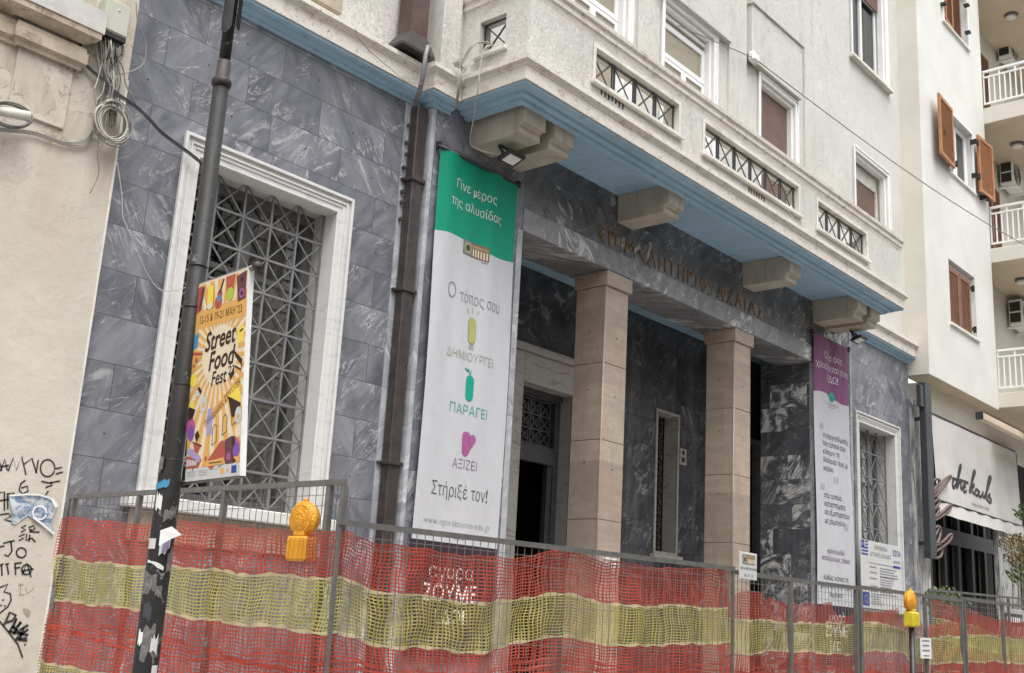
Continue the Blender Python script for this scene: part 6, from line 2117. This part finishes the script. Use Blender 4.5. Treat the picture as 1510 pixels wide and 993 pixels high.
# ------------------------------------------------------------------ shop below
shop = thing('shop', (22.5, 8.0, G), 'dark shop front with striped grey marble pillars under the apartment bay', 'shop')
b = MB(); b.m(M['stripe_marble']); b.box(19.662, 20.24, 7.58, 8.3, G, 4.3)
b.build('pillar', shop, bevel=0.006)
q0 = Y(1476, 850, 7.5)
b = MB(); b.m(M['stripe_marble']); b.box(q0.x + 0.12, q0.x + 1.6, 7.56, 7.66, G, 4.098)
b.build('pillar', shop, bevel=0.006)
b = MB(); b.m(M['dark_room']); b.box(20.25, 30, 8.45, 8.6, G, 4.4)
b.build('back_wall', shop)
b = MB(); b.m(M['charcoal'])
xs = [20.3 + k * 0.78 for k in range(8)]
for x in xs:
    b.box(x, x + 0.14, 8.2, 8.3, G, 4.09)
b.box(20.3, 26, 8.19, 8.31, 2.0, 2.3); b.box(20.3, 26, 8.19, 8.31, G, G + 0.3)
b.build('frame', shop, bevel=0.006)
M['curtain'] = plain('brownish_curtain', (0.16, 0.115, 0.085), 0.8, 0.25, 6.0)
b = MB(); b.m(M['curtain'])
for i, x in enumerate(xs[:-1]):
    for k in range(10):
        a, c = x + 0.2 + 0.04 * k, x + 0.2 + 0.04 * (k + 1)
        y0, y1 = 8.4 + 0.02 * (k % 2), 8.4 + 0.02 * ((k + 1) % 2)
        b.face([(a, y0, G + .3), (c, y1, G + .3), (c, y1, 3.4), (a, y0, 3.4)])
b.build('curtain', shop, recalc=False)

AY = 7.5
t = thing('shop_awning', (22.7, AY, 2.3), 'off white drop awning lettered in black script above the dark shop front', 'awning')
def fa(u, v, lift=0.0):
    k = (4.11 - v) / 1.6
    return (u, AY - 0.06 * k - lift + 0.008 * sin(u * 4), v)
ax0, ax1 = 20.3, 25.12
b = MB(); b.smooth = True; b.m(M['awning'])
piece(b, fa, ax0, ax1, lambda x: 2.53, lambda x: 4.11, 24, 10)
b.build('cloth', t, recalc=False, weld=True)
b = MB(); b.m(M['awning'])
fv = lambda u, v, l=0.0: (u, AY - 0.075 - (2.53 - v) * 0.15 + 0.012 * sin(u * 9), v)
piece(b, fv, ax0, ax1, lambda x: 2.3 + 0.004 * sin(x * 7), lambda x: 2.535, 40, 3)
b.build('valance', t, recalc=False)
b = MB(); b.m(M['charcoal']); b.box(ax0 - 0.05, ax1 + 0.08, AY + 0.02, AY + 0.12, 4.112, 4.17); b.box(ax1 + 0.03, ax1 + 0.09, AY, AY + 0.07, G, 4.11)
b.m(M['black_iron']); b.tube([fa(ax0, 2.545, 0.01), fa(ax1 + .05, 2.545, 0.01)], 0.018, 8)
b.build('frame', t)
def az(x, y):
    q = Y(1370 + x / 4.136, 560 + y / 4.136, AY - 0.03)
    return (q.x, q.z)
b = MB(); b.m(M['black'])
for st, w_ in (([(146, 596), (140, 625), (139, 652), (146, 658), (158, 640)], .075), ([(136, 606), (180, 613), (236, 632)], .06), ([(158, 640), (178, 580), (192, 530), (188, 524), (180, 545), (166, 620), (162, 664)], .07), ([(162, 664), (178, 626), (188, 630), (184, 660), (190, 668), (200, 655)], .065),
               ([(200, 662), (214, 652), (212, 640), (202, 648), (200, 676), (208, 688), (222, 676)], .06),
               ([(238, 690), (258, 628), (280, 574), (282, 560), (272, 566), (256, 630), (244, 694)], .075), ([(248, 664), (270, 640), (272, 650), (254, 668), (268, 694), (276, 690)], .065),
               ([(288, 668), (278, 680), (280, 702), (292, 706), (298, 684), (288, 668)], .06), ([(304, 676), (300, 704), (308, 716), (320, 700), (324, 682), (322, 712), (330, 722)], .06),
               ([(330, 722), (350, 670), (374, 606), (372, 594), (362, 600), (350, 650), (342, 722), (350, 734)], .075), ([(366, 700), (352, 712), (370, 730), (366, 750), (352, 742)], .065)):
    pp = [az(*p) for p in st]
    b.stroke(fa, [(q.x, q.y) for q in spline([Vector((p[0], p[1], 0)) for p in pp], 4)], w_, 0.006)
b.m(M['faint_ink']); q = az(306, 775); b.text(fa, 'independent style', q[0], q[1] - 0.03, 0.13, lift=0.005)
b.build('lettering', t, recalc=False)
q0, q1 = Y(1446, 612, 6.9), Y(1508, 651, 6.9)
t = thing('awning_cassette', tuple(q0), 'closed pale awning cassette under the balcony soffit above the shop', 'awning')
b = MB(); b.m(M['soffit']); b.box(q0.x, q0.x + 4.2, 6.86, 6.98, q0.z - 0.08, q0.z + 0.05)
b.build('case', t, bevel=0.012)
b = MB(); b.m(M['charcoal']); b.box(q0.x - 0.012, q0.x - 0.001, 6.85, 6.99, q0.z - 0.09, q0.z + 0.06)
b.build('end_plate', t)

# projecting sign on its dark post, with script cut from brown metal
t = thing('projecting_sign', (19.75, 7.4, 1.47), 'dark upright sign post with brown swirling metal script beside the shop pillar', 'sign')
b = MB(); b.m(M['charcoal']); b.box(19.6, 19.89, 7.33, 7.45, 1.47, 4.57); b.box(19.44, 19.599, 7.35, 7.43, 4.1, 4.5)
b.build('post', t, bevel=0.01)
b = MB(); b.m(M['charcoal']); b.box(19.7, 19.76, 7.451, 7.579, 3.9, 3.96); b.box(19.7, 19.76, 7.451, 7.579, 1.7, 1.76)
each(b, 'wall_arm', t)
M['script'] = plain('brown_metal_script', (0.13, 0.085, 0.075), 0.5, 0.1)
b = MB(); b.m(M['script'])
def ez(x, y):
    q = Y(1330 + x / 2.921, 540 + y / 2.921, 7.38); return (q.x, 7.38, q.z)
for st in ([(130, 515), (136, 492), (158, 488), (160, 506), (140, 530), (132, 560)], [(134, 556), (168, 505), (204, 474), (208, 482), (180, 520), (140, 566)], [(132, 590), (156, 574), (160, 588), (140, 618), (134, 640)],
           [(136, 620), (158, 610), (150, 640), (134, 656)], [(130, 660), (166, 636), (204, 602), (212, 606), (190, 634), (150, 660), (134, 664)],
           [(134, 700), (158, 690), (150, 716), (134, 740)], [(160, 690), (166, 720), (150, 770), (136, 800)], [(138, 780), (176, 756), (206, 726), (214, 732), (200, 760), (160, 790), (136, 806)], [(134, 770), (158, 760), (172, 796), (166, 820), (146, 826), (140, 806)]):
    b.tube(spline([ez(*p) for p in st], 5), 0.026, 6)
b.build('script', t)

# plants
def leaf_clump(b, c, r, n, seed, size):
    rn = random.Random(seed)
    for i in range(n):
        d = Vector((rn.gauss(0, 1), rn.gauss(0, 1), rn.gauss(0, 1))).normalized() * (rn.random() ** 0.5)
        p = Vector(c) + Vector((d.x * r[0], d.y * r[1], d.z * r[2]))
        a = Vector((rn.gauss(0, 1), rn.gauss(0, 1), rn.gauss(0, 1))).normalized()
        e = a.orthogonal().normalized(); g = a.cross(e)
        s = size * rn.uniform(0.6, 1.3)
        b.face([p - e * s, p - g * s * .45, p + e * s, p + g * s * .45])
t = thing('hanging_flowers', tuple(Y(1492, 860, 7.0)), 'hanging clump of dry hydrangea flowers at the right edge below the awning', 'flowers')
b = MB(); b.m(M['dry_leaf'])
for k, (u, v, r) in enumerate(((1486, 800, .3), (1500, 806, .35), (1493, 822, .25), (1512, 830, .4), (1503, 795, .2))):
    leaf_clump(b, Y(u, v, 7.0), (r * .7, .2, r * .55), 110, k, 0.045)
b.build('blossom', t, recalc=False)
b = MB(); b.m(M['leaf'])
for k, (u, v, r) in enumerate(((1508, 755, .16), (1508, 812, .3), (1498, 850, .2))):
    leaf_clump(b, Y(u, v, 7.05), (r, .2, r), 60, 30 + k, 0.06)
b.build('leaf', t, recalc=False)
b = MB(); b.m(M['dry_leaf'])
for u in (1492, 1500, 1506):
    b.tube([Y(u, 800, 7.0), Y(u + 2, 880, 7.05), Y(u, 960, 7.1)], 0.012, 6)
b.build('stem', t)
q0 = Y(1385, 872, 6.4)
t = thing('potted_bush', (q0.x + .3, 6.4, G), 'low grey green bush behind the far fence beside the shop', 'bush')
b = MB(); b.m(M['leaf'])
for k, (u, v, r) in enumerate(((1380, 884, .22), (1392, 878, .25), (1402, 890, .25), (1412, 894, .2), (1390, 895, .35))):
    leaf_clump(b, Y(u, v, 6.4), (r, .25, r * .6), 140, 60 + k, 0.045)
b.build('foliage', t, recalc=False)
b = MB(); b.m(M['kerb']); b.lathe([(0.2, 0), (0.3, 0.5), (0.32, 0.52), (0.28, 0.5)], (q0.x + .4, 6.4, G), (0, 0, 1), 18)
b.m(M['rust']); b.tube([(q0.x + .4, 6.4, G + .4), (q0.x + .4, 6.4, q0.z - .1)], 0.03, 8)
b.build('pot', t)
q0 = Y(1475, 896, 5.2)
t = thing('menu_board', (q0.x + .5, 5.2, G), 'white board with black ribbon and script lettering at the right edge behind the fence', 'sign board')
b = MB(); b.m(M['sign_white']); b.box(q0.x, q0.x + 1.1, 5.2, 5.23, G + .3, q0.z)
b.build('panel', t, bevel=0.004)
fm = lambda u, v, l: (u, 5.2 - l, v)
b = MB(); b.m(M['black'])
b.poly(fm, [(q0.x + .1, q0.z - .06), (q0.x + .95, q0.z - .06), (q0.x + .88, q0.z - .14), (q0.x + .95, q0.z - .23), (q0.x + .1, q0.z - .23), (q0.x + .17, q0.z - .14)])
pts = [(q0.x + .15 + .75 * k / 40, q0.z - .36 + .05 * sin(k * 1.1) * (1.5 if k % 8 < 3 else .8)) for k in range(41)]
b.stroke(fm, pts, 0.018)
b.m(M['print_white'])
for k in range(7):
    b.rect(fm, q0.x + .22 + k * .09, q0.x + .28 + k * .09, q0.z - .18, q0.z - .11, .005)
b.build('print', t, recalc=False)
b = MB(); b.m(M['charcoal']); b.box(q0.x + .1, q0.x + .16, 5.232, 5.28, G, q0.z - .1); b.box(q0.x + .9, q0.x + .96, 5.232, 5.28, G, q0.z - .1)
each(b, 'leg', t)
